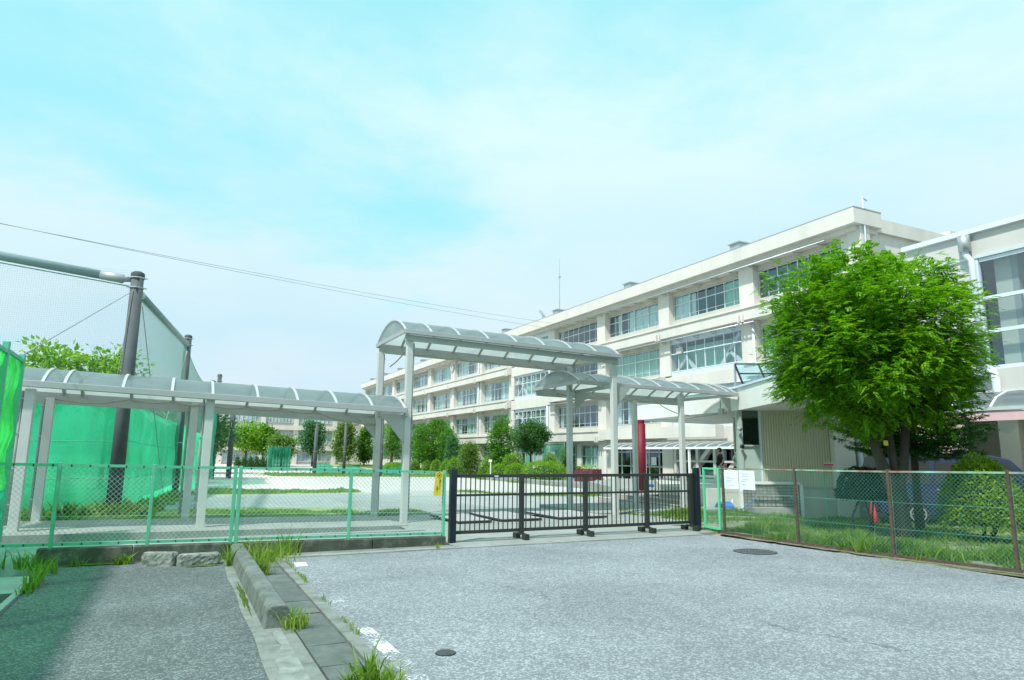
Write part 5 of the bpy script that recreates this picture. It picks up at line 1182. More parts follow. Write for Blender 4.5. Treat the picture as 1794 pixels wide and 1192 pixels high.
def tree(kind, x, y, z, zt_, w, label, matl, n_cl, n_leaf, ln, group=None, trunk_h=.35, cl_r=None, shape='oval', seed=3, bark='bark', cat='tree', inner=.5):
    rg = np.random.default_rng(seed); t = thing(kind, (x, y, z), label, cat, group); h = zt_-z; cz0 = z+h*trunk_h; R_ = w/2; H_ = (zt_-cz0)/2; cl_r = cl_r or w*.10
    fn = None
    if shape == 'cone':
        def fn(c, rg): 
            s = np.clip((c[:, 2]-cz0)/(2*H_), 0, 1); k = (1.15-s*.95); c[:, 0] = x+(c[:, 0]-x)*k; c[:, 1] = y+(c[:, 1]-y)*k; return c
    elif shape == 'layer':
        def fn(c, rg):
            n = 6; s = np.clip((c[:, 2]-cz0)/(2*H_), 0, .999); l_ = np.floor(s*n)/n+.5/n; c[:, 2] = cz0+l_*2*H_+rg.normal(size=len(c))*h*.012; k = (1.05-.75*l_); c[:, 0] = x+(c[:, 0]-x)*k/np.maximum(.4, np.sqrt(1-(2*s-1)**2))*.9; c[:, 1] = y+(c[:, 1]-y)*k; return c
    lim = []
    R2 = random.Random(seed)
    for i in range(6):
        a = R2.uniform(0, 6.28); lim.append((R2.uniform(.45, .95), math.cos(a)*R_*.6, math.sin(a)*R_*.6, h*R2.uniform(.12, .3), w*.018))
    trunk(t, x, y, z, cz0+H_*1.0, max(.05, w*.035), lim, bark, seed=seed)
    crown_leaves((x, y, cz0+H_), R_-cl_r*.6, R_-cl_r*.6, H_-cl_r*.4, n_cl, n_leaf, cl_r, ln, 'crown', M[matl], t, rg, inner=inner, fn=fn)
    return t
def mound(kind, x, y, z, zt_, wx, wy, label, matl, n, ln, cat='shrub', group=None, seed=1, power=2.0, stems=False):
    """clipped shrub: leaves on a dense super-ellipsoid surface over a leafy core"""
    rg = np.random.default_rng(seed); t = thing(kind, (x, y, z), label, cat, group); h = zt_-z
    u = rg.normal(size=(n, 3)); u[:, 2] = np.abs(u[:, 2]); u /= (np.abs(u)**power).sum(1, keepdims=True)**(1/power)
    rr = (.86+.16*rg.random(n))*(1+.035*np.sin(u[:, 0]*9+seed)+.03*np.sin(u[:, 1]*11+u[:, 2]*7))
    z_lo = .25*h if stems else 0
    P = np.array([x, y, z+z_lo])+u*np.array([wx/2, wy/2, h-z_lo])*rr[:, None]
    if stems: 
        k = rg.random(n) < .35; P[k, 2] = z+z_lo+(P[k, 2]-z-z_lo)*.5-rg.random(k.sum())*z_lo*.6
    D = u+rg.normal(size=u.shape)*.7; D /= np.linalg.norm(D, axis=1, keepdims=True); Nn = u+rg.normal(size=u.shape)*.8
    l_ = ln*(.6+.8*rg.random(n)); V, F = leaf_quads(P, D, Nn, l_, l_*.6)
    fast('foliage', V, F, M[matl], t)
    b = MB(); ns = 16; nr = 6
    for j in range(nr):
        s = j/(nr-1)*math.pi/2
        for i in range(ns):
            a = 2*math.pi*i/ns; c_, s_ = math.cos(a), math.sin(a); q = (abs(c_)**power+abs(s_)**power)**(-1/power)
            b.v.append((x+wx/2*.8*c_*q*math.cos(s), y+wy/2*.8*s_*q*math.cos(s), z+z_lo+(h-z_lo)*.84*math.sin(s)))
    b.f = [(j*ns+i, j*ns+(i+1) % ns, (j+1)*ns+(i+1) % ns, (j+1)*ns+i) for j in range(nr-1) for i in range(ns)]
    b.build('twig_core', M['core'], t)
    if stems:
        s = MB(); R_ = random.Random(seed)
        for i in range(6): a = R_.uniform(0, 6.3); s.tube([(x+.1*math.cos(a), y+.1*math.sin(a), z-.05), (x+wx*.25*math.cos(a), y+wy*.25*math.sin(a), z+z_lo+.15)], .022, 6, .014)
        s.build('stems', M['bark'], t)
    return t
M['core'] = mat('twiggy_core', (.02, .045, .012), .95, .4, 8)

# --- the big round-crowned tree on the right, pinnate fronds
def frond_tree():
    rg = np.random.default_rng(21); TX, TY = 13.55, 9.2; t = thing('street_tree', (TX, TY, 0), 'big round bright green leafy tree with a forked leaning trunk behind the rusty fence', 'tree')
    b = MB()
    b.tube([(TX+.08, TY-.1, -.15), (TX, TY, .1), (TX-.05, TY+.05, .55), (TX-.12, TY+.1, 1.0), (TX-.3, TY+.2, 1.55), (TX-.5, TY+.3, 2.3), (TX-.75, TY+.4, 4.0)], [.23, .17, .15, .14, .105, .08, .05], 12)
    b.tube([(TX-.1, TY+.08, .75), (TX+.12, TY, 1.4), (TX+.22, TY-.05, 2.2), (TX+.4, TY, 4.4)], [.12, .10, .085, .05], 10)
    b.tube([(TX+.1, TY, .6), (TX+.05, TY+.15, 1.5), (TX+.1, TY+.3, 2.6), (TX+.1, TY+.4, 5.0)], [.10, .09, .07, .04], 10)
    C = np.array([TX-.22, TY+.30, 3.95]); Rv = np.array([2.10, 2.10, 2.12]); R_ = random.Random(4)
    for i in range(26):
        a = R_.uniform(0, 6.28); e = R_.uniform(-.3, 1.3); s0 = Vector((TX+R_.uniform(-.5, .3), TY+R_.uniform(0, .3), R_.uniform(1.9, 4.2)))
        en = Vector(C)+Vector((math.cos(a)*math.cos(e)*Rv[0]*.8, math.sin(a)*math.cos(e)*Rv[1]*.8, math.sin(e)*Rv[2]*.8)); b.tube([s0, s0.lerp(en, .5)+Vector((0, 0, .1)), en], [.04, .025, .01], 6)
    b.build('trunk', M['bark'], t, smooth=True)
    # branch tips
    nc = 1050; u = rg.normal(size=(nc, 3)); u /= np.linalg.norm(u, axis=1, keepdims=True); low = u[:, 2] < -.55; u[low, 2] *= .6; u /= np.linalg.norm(u, axis=1, keepdims=True)
    rr = np.where(np.arange(nc) < 300, .25+.4*rg.random(nc), .66+.34*rg.random(nc)**.7)*(1+.11*np.sin(u[:, 0]*6+2)*np.cos(u[:, 2]*5)+.07*np.sin(u[:, 1]*11+u[:, 0]*7))
    cc = C+u*Rv*rr[:, None]
    # squarer shoulders, taper to the underside
    lo_ = cc[:, 2] < C[2]; cc[lo_, 2] = C[2]+(cc[lo_, 2]-C[2])*.86
    sdn = np.clip(-(cc[:, 2]-C[2])/Rv[2], 0, 1); cc[:, :2] = C[:2]+(cc[:, :2]-C[:2])*(1-.30*sdn[:, None]**2); 
    nf = 19; idx = np.repeat(np.arange(nc), nf); n = len(idx)
    out_ = u[idx]*.75+rg.normal(size=(n, 3))*.55; out_[:, 2] = out_[:, 2]*.55+.12; out_ /= np.linalg.norm(out_, axis=1, keepdims=True)
    base = cc[idx]+rg.normal(size=(n, 3))*.12; fl_ = .21*(.6+.7*rg.random(n)); k = 10
    d, a, bb = frame_from(out_); V = []; 
    nl = n*k*2; tt = np.tile(np.repeat((np.arange(k)+.6)/k, 2), n); sd = np.tile([1., -1.], n*k); ii = np.repeat(np.arange(n), 2*k)
    dn = np.array([0, 0, -1.]); P = base[ii]+d[ii]*(tt*fl_[ii])[:, None]+dn*(tt**2*fl_[ii]*.38)[:, None]
    D = a[ii]*sd[:, None]*1.0+d[ii]*.45+dn*(.15+.25*rg.random(nl))[:, None]; D /= np.linalg.norm(D, axis=1, keepdims=True)
    Nn = bb[ii]+rg.normal(size=(nl, 3))*.25; l_ = .066*(1-.5*np.abs(tt-.45))*(.8+.4*rg.random(nl)); Vv, F = leaf_quads(P, D, Nn, l_, l_*.42)
    fast('crown', Vv, F, M['leaf'], t)
    return t
frond_tree()
MB  # orange tag on the trunk
tg = thing('trunk_tag', (13.1, 9.33, 1.90), 'small square orange tag tied to the big tree trunk', 'tag'); b = MB(); b.obox((13.13, 9.22), (.85, -.52), .09, -.01, 1.86, 1.96); b.build('plate', M['yellow'], tg); MB().obox((13.13, 9.24), (.85, -.52), .09, .006, 1.96, 1.97).build('tie', M['cable'], tg)
# --- conifer with layered boughs to its right
def conifer():
    rg = np.random.default_rng(8); x, y = 15.35, 10.05; t = thing('conifer', (x, y, -.05), 'dark layered conifer with bare lower trunk, right of the big round tree', 'tree'); b = MB()
    b.tube([(x, y, -.15), (x, y, 1.0), (x+.03, y, 2.4), (x, y, 4.0)], [.11, .085, .06, .02], 10); Ps = []; Ds = []; Ns = []; Ls = []
    for i in range(210):
        s = i/210; z = 1.75+s*2.9; a = i*2.4+rg.random(); Lb = (1.75 if s > .12 else 1.3)*(1-s*.6)*(.75+.4*rg.random()); dr = np.array([math.cos(a), math.sin(a), 0]); p0 = np.array([x, y, z])
        pts = [p0+dr*Lb*q+np.array([0, 0, -.14*Lb*math.sin(q*2.6)+.07*q*q]) for q in (0, .35, .7, 1)]; b.tube([tuple(p) for p in pts], [.018, .013, .009, .004], 5)
        for k in range(40):
            q = .18+.82*rg.random(); P0 = p0+dr*Lb*q+np.array([0, 0, -.14*Lb*math.sin(q*2.6)+.07*q*q]); sd = 1 if k % 2 else -1; side = np.array([-dr[1], dr[0], 0])*sd; tl = .26*Lb*(1.15-q)+.12
            for m_ in range(9):
                w = m_/9; P = P0+(side*.8+dr*.6)*tl*w+rg.normal(size=3)*.012; D = side*.4*rg.choice([-1, 1])+dr*.7+rg.normal(size=3)*.35; Ps.append(P); Ds.append(D/np.linalg.norm(D)); Ns.append(np.array([0, 0, 1.])+rg.normal(size=3)*.4); Ls.append(.095*(.7+.5*rg.random()))
    b.build('trunk', M['bark'], t, smooth=True); l_ = np.array(Ls); V, F = leaf_quads(np.array(Ps), np.array(Ds), np.array(Ns), l_, l_*.32); fast('crown', V, F, M['conif'], t)
conifer()
# round clipped bush right
mound('round_bush', 14.6, 8.26, -.02, 1.64, 1.45, 1.45, 'large clipped round bush with yellow-green leaves in front of the navy car', 'hedge_y', 15000, .055, cat='bush', seed=2, stems=True)
mound('dark_shrub', 13.75, 10.25, .70, 1.36, 1.1, .8, 'low dark flat-topped shrub behind the fence left of the big trunk', 'hedge_s', 6500, .05, cat='shrub', seed=4, power=3.)
o = bpy.data.objects['dark_shrub']; s = MB()
for dx, e in ((-.45, -.1), (.12, .02), (.2, .35)): s.tube([(13.75+dx, 10.2, -.05), (13.78+dx, 10.22, .35), (13.75+e, 10.25, .75)], .03, 6, .02)
s.build('stem', M['bark'], o)
# bare twig sapling at the right edge
sp = thing('sapling', (14.2, 6.9, 0), 'thin bare-branched sapling at the right edge over the fence', 'tree'); b = MB()
b.tube([(14.25, 6.9, -.05), (14.2, 6.9, 1.1), (14.1, 6.98, 1.55), (13.98, 7.08, 1.82)], [.02, .016, .01, .005], 5); b.tube([(14.15, 6.93, 1.4), (14.2, 6.9, 1.7)], .006, 5); b.build('stem', M['bark'], sp)
crown_leaves((14.25, 6.8, 1.3), .3, .3, .3, 9, 9, .09, .05, 'leaves', M['leaf_y'], sp, np.random.default_rng(3))

# --- garden in front of the school and far trees
tree('maple_tree', 9.6, 112, -.6, 6.0, 5.0, 'bright yellow-green spreading tree at the left end of the far yard', 'leaf_y', 170, 24, .38, shape='oval', seed=5, trunk_h=.32)
tree('broadleaf_tree', 12.4, 115, -.6, 5.9, 4.0, 'mid-green tree overlapping behind the bright yellow-green one', 'leaf_mid', 150, 24, .42, seed=6, trunk_h=.3)
tree('broadleaf_tree', 14.4, 108, -.6, 4.3, 3.9, 'low olive-green tree standing right of the yellow-green pair in the far yard', 'leaf_o', 170, 24, .38, seed=7, trunk_h=.28)
tree('camphor_tree', 19.4, 111, -.6, 6.5, 3.6, 'upright blue-green tree in the middle of the far block front', 'leaf_b', 200, 26, .36, seed=8, trunk_h=.27, shape='oval')
tree('cypress_tree', 24.3, 110, -.6, 6.8, 4.4, 'olive cone-shaped tree behind the far dark pole', 'leaf_o', 260, 26, .34, seed=9, trunk_h=.12, shape='cone')
tree('cypress_tree', 28.0, 112, -.6, 5.6, 3.2, 'narrower dull green conical tree beside the low canopy post', 'leaf_mid', 190, 24, .34, seed=10, trunk_h=.1, shape='cone')
for i, x in enumerate((7.6, 8.4, 9.25, 10.05, 10.8, 11.6)):
    mound('ball_hedge', x, 100, -.6, .92, .86, .9, ['leftmost small ball bush', 'second small ball bush from the left', 'third small ball bush from the left', 'fourth small ball bush from the left', 'fifth small ball bush from the left', 'rightmost small ball bush'][i]+' in the row under the far trees', 'leaf_dark', 500, .16, group='row of ball bushes under the far trees', seed=i)
tree('cloud_pine', 28.3, 97, -.6, 5.8, 3.6, 'cloud-pruned pine at the left end of the garden beside the dark pole', 'leaf_mid', 150, 40, .20, seed=12, shape='layer', trunk_h=.2, cl_r=.32)
tree('loose_tree', 30.2, 104, -.6, 6.8, 4.2, 'pale airy tree rising behind the cloud-pruned pine', 'leaf_y', 110, 12, .28, seed=13, trunk_h=.45)
tree('dark_tree', 28.8, 86, -.6, 5.1, 3.4, 'dark green tree between the tall canopy post and the big dome tree', 'leaf_dark', 150, 26, .26, seed=14, trunk_h=.15)
tree('dome_tree', 28.0, 78.2, -.6, 5.35, 5.0, 'largest dense dome-shaped tree in the school garden', 'leaf_mid', 620, 34, .2, seed=15, trunk_h=.1, cl_r=.26, inner=.75)
tree('small_oak', 28.4, 74.6, -.6, 4.5, 2.4, 'smaller bushy tree touching the right side of the dome tree', 'leaf_mid', 130, 26, .2, seed=16, trunk_h=.2)
tree('spruce_tree', 27.6, 71.2, -.6, 3.6, 2.2, 'dark blue-green layered small pine right of the dome tree', 'leaf_b', 220, 26, .15, seed=17, trunk_h=.05, shape='layer', cl_r=.18)
tree('feathery_bush', 27.0, 64.5, -.6, 2.9, 2.9, 'loose upright feathery bush with reddish tips behind the gate', 'leaf_o', 320, 26, .16, seed=18, trunk_h=.02, shape='cone', cat='bush', inner=.3)
tree('magnolia_tree', 28.6, 60.3, -.6, 5.2, 2.5, 'tall loose bright green tree left of the round dark tree', 'leaf_mid', 260, 22, .22, seed=19, trunk_h=.08, cl_r=.24)
tree('round_tree', 28.6, 54.2, -.6, 4.65, 3.4, 'round dark tree with its forked trunk showing, behind the long box hedge', 'leaf_dark', 420, 34, .15, seed=20, trunk_h=.46, cl_r=.20, bark='bark')
tree('climbing_plant', 29.0, 48.9, -.4, 2.5, .85, 'slim climbing plant by the green net at the school wall', 'leaf_mid', 60, 16, .14, seed=22, trunk_h=.02, cl_r=.14, cat='plant')
H_ = [('clipped_hedge', 26.9, 90, .30, 1.6, 9, 'long low clipped hedge at the left end of the garden', 3.5), ('clipped_hedge', 27, 82.5, .85, 1.4, 1.6, 'small upright clipped mound, left one under the dark tree', 2.2),
      ('clipped_hedge', 26.7, 77, .88, 1.1, 1.6, 'narrow tall clipped mound under the dome tree', 2.2), ('clipped_hedge', 26.5, 73, .98, 1.5, 1.6, 'round clipped mound under the small pine, larger', 2.), ('clipped_hedge', 26.4, 69.6, .95, 1.5, 1.6, 'round clipped mound left of the feathery bush', 2.),
      ('clipped_hedge', 26.2, 66.6, 1.25, 2.0, 1.8, 'soft pale mound behind the left gate post', 2.), ('clipped_hedge', 27.4, 60.5, 1.3, 2.2, 2., 'loose mound between feathery bush and tall loose tree', 2.), ('clipped_hedge', 27.4, 55.2, 1.72, 2.9, 2.6, 'high smooth dome-clipped bush left of the round dark tree', 2.),
      ('clipped_hedge', 25.8, 55.0, .72, 2.0, 2.6, 'speckled two-lobed low hedge behind the gate, left part', 2.4), ('clipped_hedge', 26.0, 52.0, .82, 2.0, 2.0, 'speckled low hedge beside the small white sign', 2.4), ('clipped_hedge', 26.3, 47.5, 1.05, 2.2, 4.6, 'long flat-topped box hedge behind the gate', 4.),
      ('clipped_hedge', 28.4, 50.4, 1.8, 1.7, 1.6, 'bright mound at the foot of the round dark tree', 2.), ('clipped_hedge', 29.5, 49, 1.45, 1.7, 1.8, 'dark low mound right of the round tree trunk', 2.)]
for i, (k, x, y, z1, wx, wy, lb, pw) in enumerate(H_):
    mound(k, x, y, -.62, z1, wx, wy, lb, 'leaf_dark' if 'dark low' in lb else 'leaf_y', int(900+900*wx*wy*.5), .10, cat='hedge', seed=i+30, power=pw)
# trees beyond the net at left
for i, (x, y, z1, w, lb, mt) in enumerate(((-6.2, 42, 7.1, 3.4, 'feathery tree top above the low canopy roof, left of a pair beyond the net', 'leaf_y'), (-3.6, 43.5, 7.2, 3.4, 'feathery tree top above the low canopy roof, right of a pair beyond the net', 'leaf_y'), (-1.6, 52, 3.9, 4.5, 'olive tree top seen over the green sheet behind the nearest pole', 'leaf_o'), (1.0, 60, 5.6, 5.5, 'dark broad tree beyond the net between second and third poles', 'leaf_dark'), (2.6, 75, 5.0, 6, 'dark tree beyond the farthest net sheet', 'leaf_dark'), (-12, 48, 5, 6, 'broad tree beyond the pale net far at the left', 'leaf_mid'))):
    tree('broadleaf_tree', x, y, -.6, z1, w, lb, mt, 130 if i < 2 else 220, 16 if i < 2 else 24, .30, seed=50+i, trunk_h=.35 if i > 1 else .55)

# ================================================================== GRASS
def blades(name, P, hgt, matl, rg, label=None, cat='grass', wd=.012, parent=None, lean=.5):
    n = len(P); a = rg.random(n)*6.283; h = hgt*(.45+.9*rg.random(n))*(.55+.5*np.clip(1+np.sin(P[:, 0]*3.1+np.sin(P[:, 1]*2.3)*2)+np.sin(P[:, 1]*4.7+P[:, 0]*1.3)*.8, 0, 2.2)); ln = lean*h*rg.random(n); w = wd*(.6+.8*rg.random(n))
    b_ = rg.random(n)*6.283; dx = np.cos(a); dy = np.sin(a); sx = np.cos(b_)*w; sy = np.sin(b_)*w
    A = P+np.stack([-sx, -sy, 0*a], 1); B = P+np.stack([sx, sy, 0*a], 1); Mi = P+np.stack([dx*ln*.35, dy*ln*.35, h*.6], 1); T = P+np.stack([dx*ln, dy*ln, h], 1)
    C = Mi+np.stack([sx*.7, sy*.7, 0*a], 1); D = Mi-np.stack([sx*.7, sy*.7, 0*a], 1)
    V = np.stack([A, B, C, D, T], 1).reshape(-1, 3); i = np.arange(n)*5
    F = np.concatenate([np.stack([i, i+1, i+2, i+3], 1), np.stack([i+3, i+2, i+4, i+4], 1)])
    me = bpy.data.meshes.new(name); q = F[:n]; t3 = F[n:, :3]
    loops = np.concatenate([q.ravel(), t3.ravel()]).astype(np.int32); me.vertices.add(len(V)); me.vertices.foreach_set('co', V.astype(np.float32).ravel()); me.loops.add(len(loops)); me.loops.foreach_set('vertex_index', loops)
    me.polygons.add(2*n); me.polygons.foreach_set('loop_start', np.concatenate([np.arange(n)*4, 4*n+np.arange(n)*3]).astype(np.int32)); me.polygons.foreach_set('loop_total', np.concatenate([np.full(n, 4), np.full(n, 3)]).astype(np.int32))
    me.materials.append(matl); me.update(calc_edges=True); o = link_mesh(name, me, parent)
    if label: tag(o, label, cat)
    o['kind'] = 'stuff'; return o
ztv = np.vectorize(zt)
def scatter(n, x0, x1, y0, y1, rg, keep=None, z=None, clump=0):
    x = x0+(x1-x0)*rg.random(n); y = y0+(y1-y0)*rg.random(n)
    if clump:
        k = np.sin(x*2.3+np.sin(y*1.7)*2)+np.sin(y*2.9+x)+np.sin(x*7+y*5)*.6; m_ = k > clump*(rg.random(n)*2-1.2); x, y = x[m_], y[m_]
    if keep is not None: m_ = keep(x, y); x, y = x[m_], y[m_]
    return np.stack([x, y, ztv(x, y)-.01 if z is None else np.full(len(x), z)], 1)
rg = np.random.default_rng(99)
fx = lambda y: np.interp(y, [2, 5.76, 7.45, 9.22, 11.07, 11.4], [11.45, 10.92, 10.66, 10.50, 10.46, 10.5])
# verge along the rusty fence: tall near the fence, thin beyond
P = scatter(70000, 10.3, 13.5, 2.5, 11.6, rg, lambda x, y: (x > fx(y)+.0) & (x < fx(y)+1.5+.5*np.sin(y*3)), clump=.1); blades('verge_grass', P, .13, M['grass'], rg, 'rank green grass and weeds growing along the foot of the rusty fence', wd=.009, lean=.9)
P = scatter(3500, 10.2, 11.5, 2.5, 11.4, rg, lambda x, y: np.abs(x-fx(y)-.06) < .14, clump=.3); blades('verge_grass', P, .15, M['grass'], rg, 'weeds poking through the rusty fence at its foot', wd=.012, lean=1.0)
P = scatter(90000, 11, 22, 3, 18, rg, lambda x, y: ((x-16.9)*.522+(y-17.1)*.853 < -.1) & (x > fx(y)+1.2), clump=.9); blades('verge_grass', P, .075, M['grass'], rg, 'short patchy grass between the rusty fence and the pavilion', wd=.012)
P = scatter(9000, 12.2, 16.3, 12.8, 16.6, rg, lambda x, y: (x*.5+y > 21.5), clump=.5); blades('verge_grass', P, .12, M['grass'], rg, 'green weeds around the right canopy footing behind the gate', wd=.012)
# lawn bands in the yard
P = scatter(90000, -6, 6.8, 18.65, 23.0, rg, lambda x, y: y < 21.8+.7*np.sin(x*.9)-.35*np.maximum(0, x-3), clump=1.3); blades('lawn', P, .07, M['lawn'], rg, 'band of lawn just behind the left walkway', wd=.014)
P = scatter(26000, -2, 2.4, 20.2, 37, rg, lambda x, y: np.abs(x-(-1.2+(y-20.8)*.093)) < .55+.3*np.sin(y*2), clump=.9); blades('net_foot_weeds', P, .16, M['grass'], rg, 'green weeds along the foot of the net and green sheet', wd=.016)
P = scatter(9000, -7, -.4, 19.0, 20.9, rg, clump=.2); blades('net_foot_weeds', P, .24, M['grass'], rg, 'leafy weeds at the foot of the wide green sheet', wd=.03, lean=1.1)
P = scatter(30000, 1.5, 9, 36, 46, rg, lambda x, y: y < 41+1.5*np.sin(x*.7), clump=1.2); blades('lawn', P, .10, M['lawn'], rg, 'thin strip of yellow-green grass before the sand yard', wd=.03)
P = scatter(22000, 8, 26, 60, 76, rg, lambda x, y: (y > 66-(x-8)*.3) & (y < 74-(x-8)*.35), clump=1.); blades('lawn', P, .14, M['lawn'], rg, 'strip of grass across the far side of the sand yard', wd=.05)
P = scatter(16000, 22, 27, 42, 66, rg, lambda x, y: (x > 24.3+.4*np.sin(y)), clump=1.); blades('lawn', P, .14, M['lawn'], rg, 'grass edge in front of the garden hedges', wd=.04)
P = scatter(22000, 14, 25, 29, 37, rg, lambda x, y: np.abs((y-33)-(x-19)*-.35) < 1.3+.2*np.sin(x*2), clump=1.6); blades('lawn', P, .09, M['lawn'], rg, 'curved strip of lawn beyond the gate', wd=.03)
# weeds near the camera
def tuft(x, y, z, n, h, r, matl, label, seed, wd=.006, group=None):
    rg = np.random.default_rng(seed); P = np.stack([x+rg.normal(size=n)*r, y+rg.normal(size=n)*r, np.full(n, z)], 1); o = blades('grass_tuft', P, h, M[matl], rg, wd=wd, lean=1.2); o['label'] = label; o['category'] = 'grass'; 
    if group: o['group'] = group
    return o
tuft(1.28, 11.0, 0, 380, .26, .20, 'grass_y', 'largest clump of tall seeding grass between the kerb bar and the green fence', 1)
tuft(1.62, 11.35, 0, 150, .30, .10, 'grass', 'tall dark weed at the foot of the green fence', 2)
tuft(1.15, 9.75, .01, 110, .22, .05, 'grass_y', 'grass tuft along the right side of the kerb bar', 3)
tuft(1.12, 6.72, .01, 110, .15, .055, 'grass_y', 'grass tuft at the near end of the kerb bar', 4)
tuft(.80, 10.6, 0, 36, .20, .03, 'grass', 'small tuft left of the kerb bar near its far end', 5)
tuft(.72, 11.35, .0, 70, .16, .08, 'grass', 'weeds between the loose blocks and the kerb bar', 6)
tuft(-.55, 11.42, 0, 80, .10, .06, 'grass', 'flat grey-green rosette weed at the mossy kerb', 7, .012)
tuft(-1.1, 11.45, 0, 26, .14, .05, 'grass', 'thin grass stems at the left of the mossy kerb', 8)
P = scatter(5200, -3.2, -1.25, 6.5, 11.6, rg, lambda x, y: (x < -2.0+.15*np.sin(y*5)) | (y > 10.75) | (np.abs(x+1.38) < .06), z=.0, clump=.2); blades('verge_weeds', P, .15, M['grass'], rg, 'shaded green weeds growing over the drain cover at the left edge', wd=.012, lean=1.)
P = np.concatenate([np.stack([1.585+rg.normal(size=420)*.016, 3+rg.random(420)*8, np.zeros(420)], 1)]); P = P[np.sin(P[:, 1]*5)+np.sin(P[:, 1]*2.1) > .0]; blades('edge_weeds', P, .05, M['grass_y'], rg, 'fine weeds along the edging strip of the road', wd=.006)
tuft(1.34, 4.95, .01, 50, .14, .035, 'leaf_mid' if False else 'grass', 'dark leafy weed growing between the slabs at the bottom edge', 9, .012)
tuft(1.46, 4.85, .01, 110, .11, .05, 'grass_y', 'pale grass clump at the bottom edge of the picture beside the slabs', 10)
tuft(1.20, 4.85, .01, 40, .10, .03, 'grass', 'tiny weed left of the dark leafy weed at the bottom edge', 11, .01)
R_ = random.Random(12)
for i in range(34):
    y = R_.uniform(4.6, 11.0); x = float(fx(y))+R_.uniform(.08, .9); P = np.stack([x+rg.normal(size=70)*.07, y+rg.normal(size=70)*.09, np.full(70, .0)], 1)
    if i == 0: allP = [P]
    else: allP.append(P)
blades('verge_weeds', np.concatenate(allP), .17, M['grass'], rg, 'taller pale weed clumps standing out of the verge behind the rusty fence', wd=.010, lean=1.1)
tuft(4.1, 11.12, .0, 18, .07, .01, 'grass_y', 'tiny sprout in the apron joint before the gate post', 12)
# moss pads
def moss(x0, x1, y0, y1, label, seed):
    R_ = random.Random(seed); b = MB(); n = 30; pts = []
    for i in range(n): a = 2*math.pi*i/n; q = .5+.6*R_.random(); pts.append(((x0+x1)/2+(x1-x0)/2*math.cos(a)*q, (y0+y1)/2+(y1-y0)/2*math.sin(a)*q))
    b.v = [(x, y, .012) for x, y in pts]+[((x0+x1)/2, (y0+y1)/2, .03)]; b.f = [(i, (i+1) % n, n) for i in range(n)]; o = b.build('moss', M['moss'], smooth=True); tag(o, label, 'moss', kind='stuff')
moss(.76, .84, 7.3, 9.4, 'bright green moss strip in the gutter beside the kerb bar', 1); moss(-1.4, -.35, 11.36, 11.52, 'bright green moss strip along the foot of the mossy kerb', 2); moss(.2, .75, 10.72, 10.80, 'thin moss line under the longer loose block', 3)
# fallen leaves by the verge
lf = MB(); R_ = random.Random(2)
for i in range(70):
    y = R_.uniform(4.5, 11); x = float(fx(y))-R_.uniform(.05, .55); a = R_.uniform(0, 6.3); s = R_.uniform(.012, .03); c_, s_ = math.cos(a)*s, math.sin(a)*s
    lf.add([(x-c_, y-s_, .012), (x+s_*.5, y-c_*.5, .016), (x+c_, y+s_, .013), (x-s_*.5, y+c_*.5, .018)], [(0, 1, 2, 3)])
tag(lf.build('fallen_leaves', M['clay']), 'scattered brown fallen leaves on the road edge by the rusty fence', 'leaves', kind='stuff')

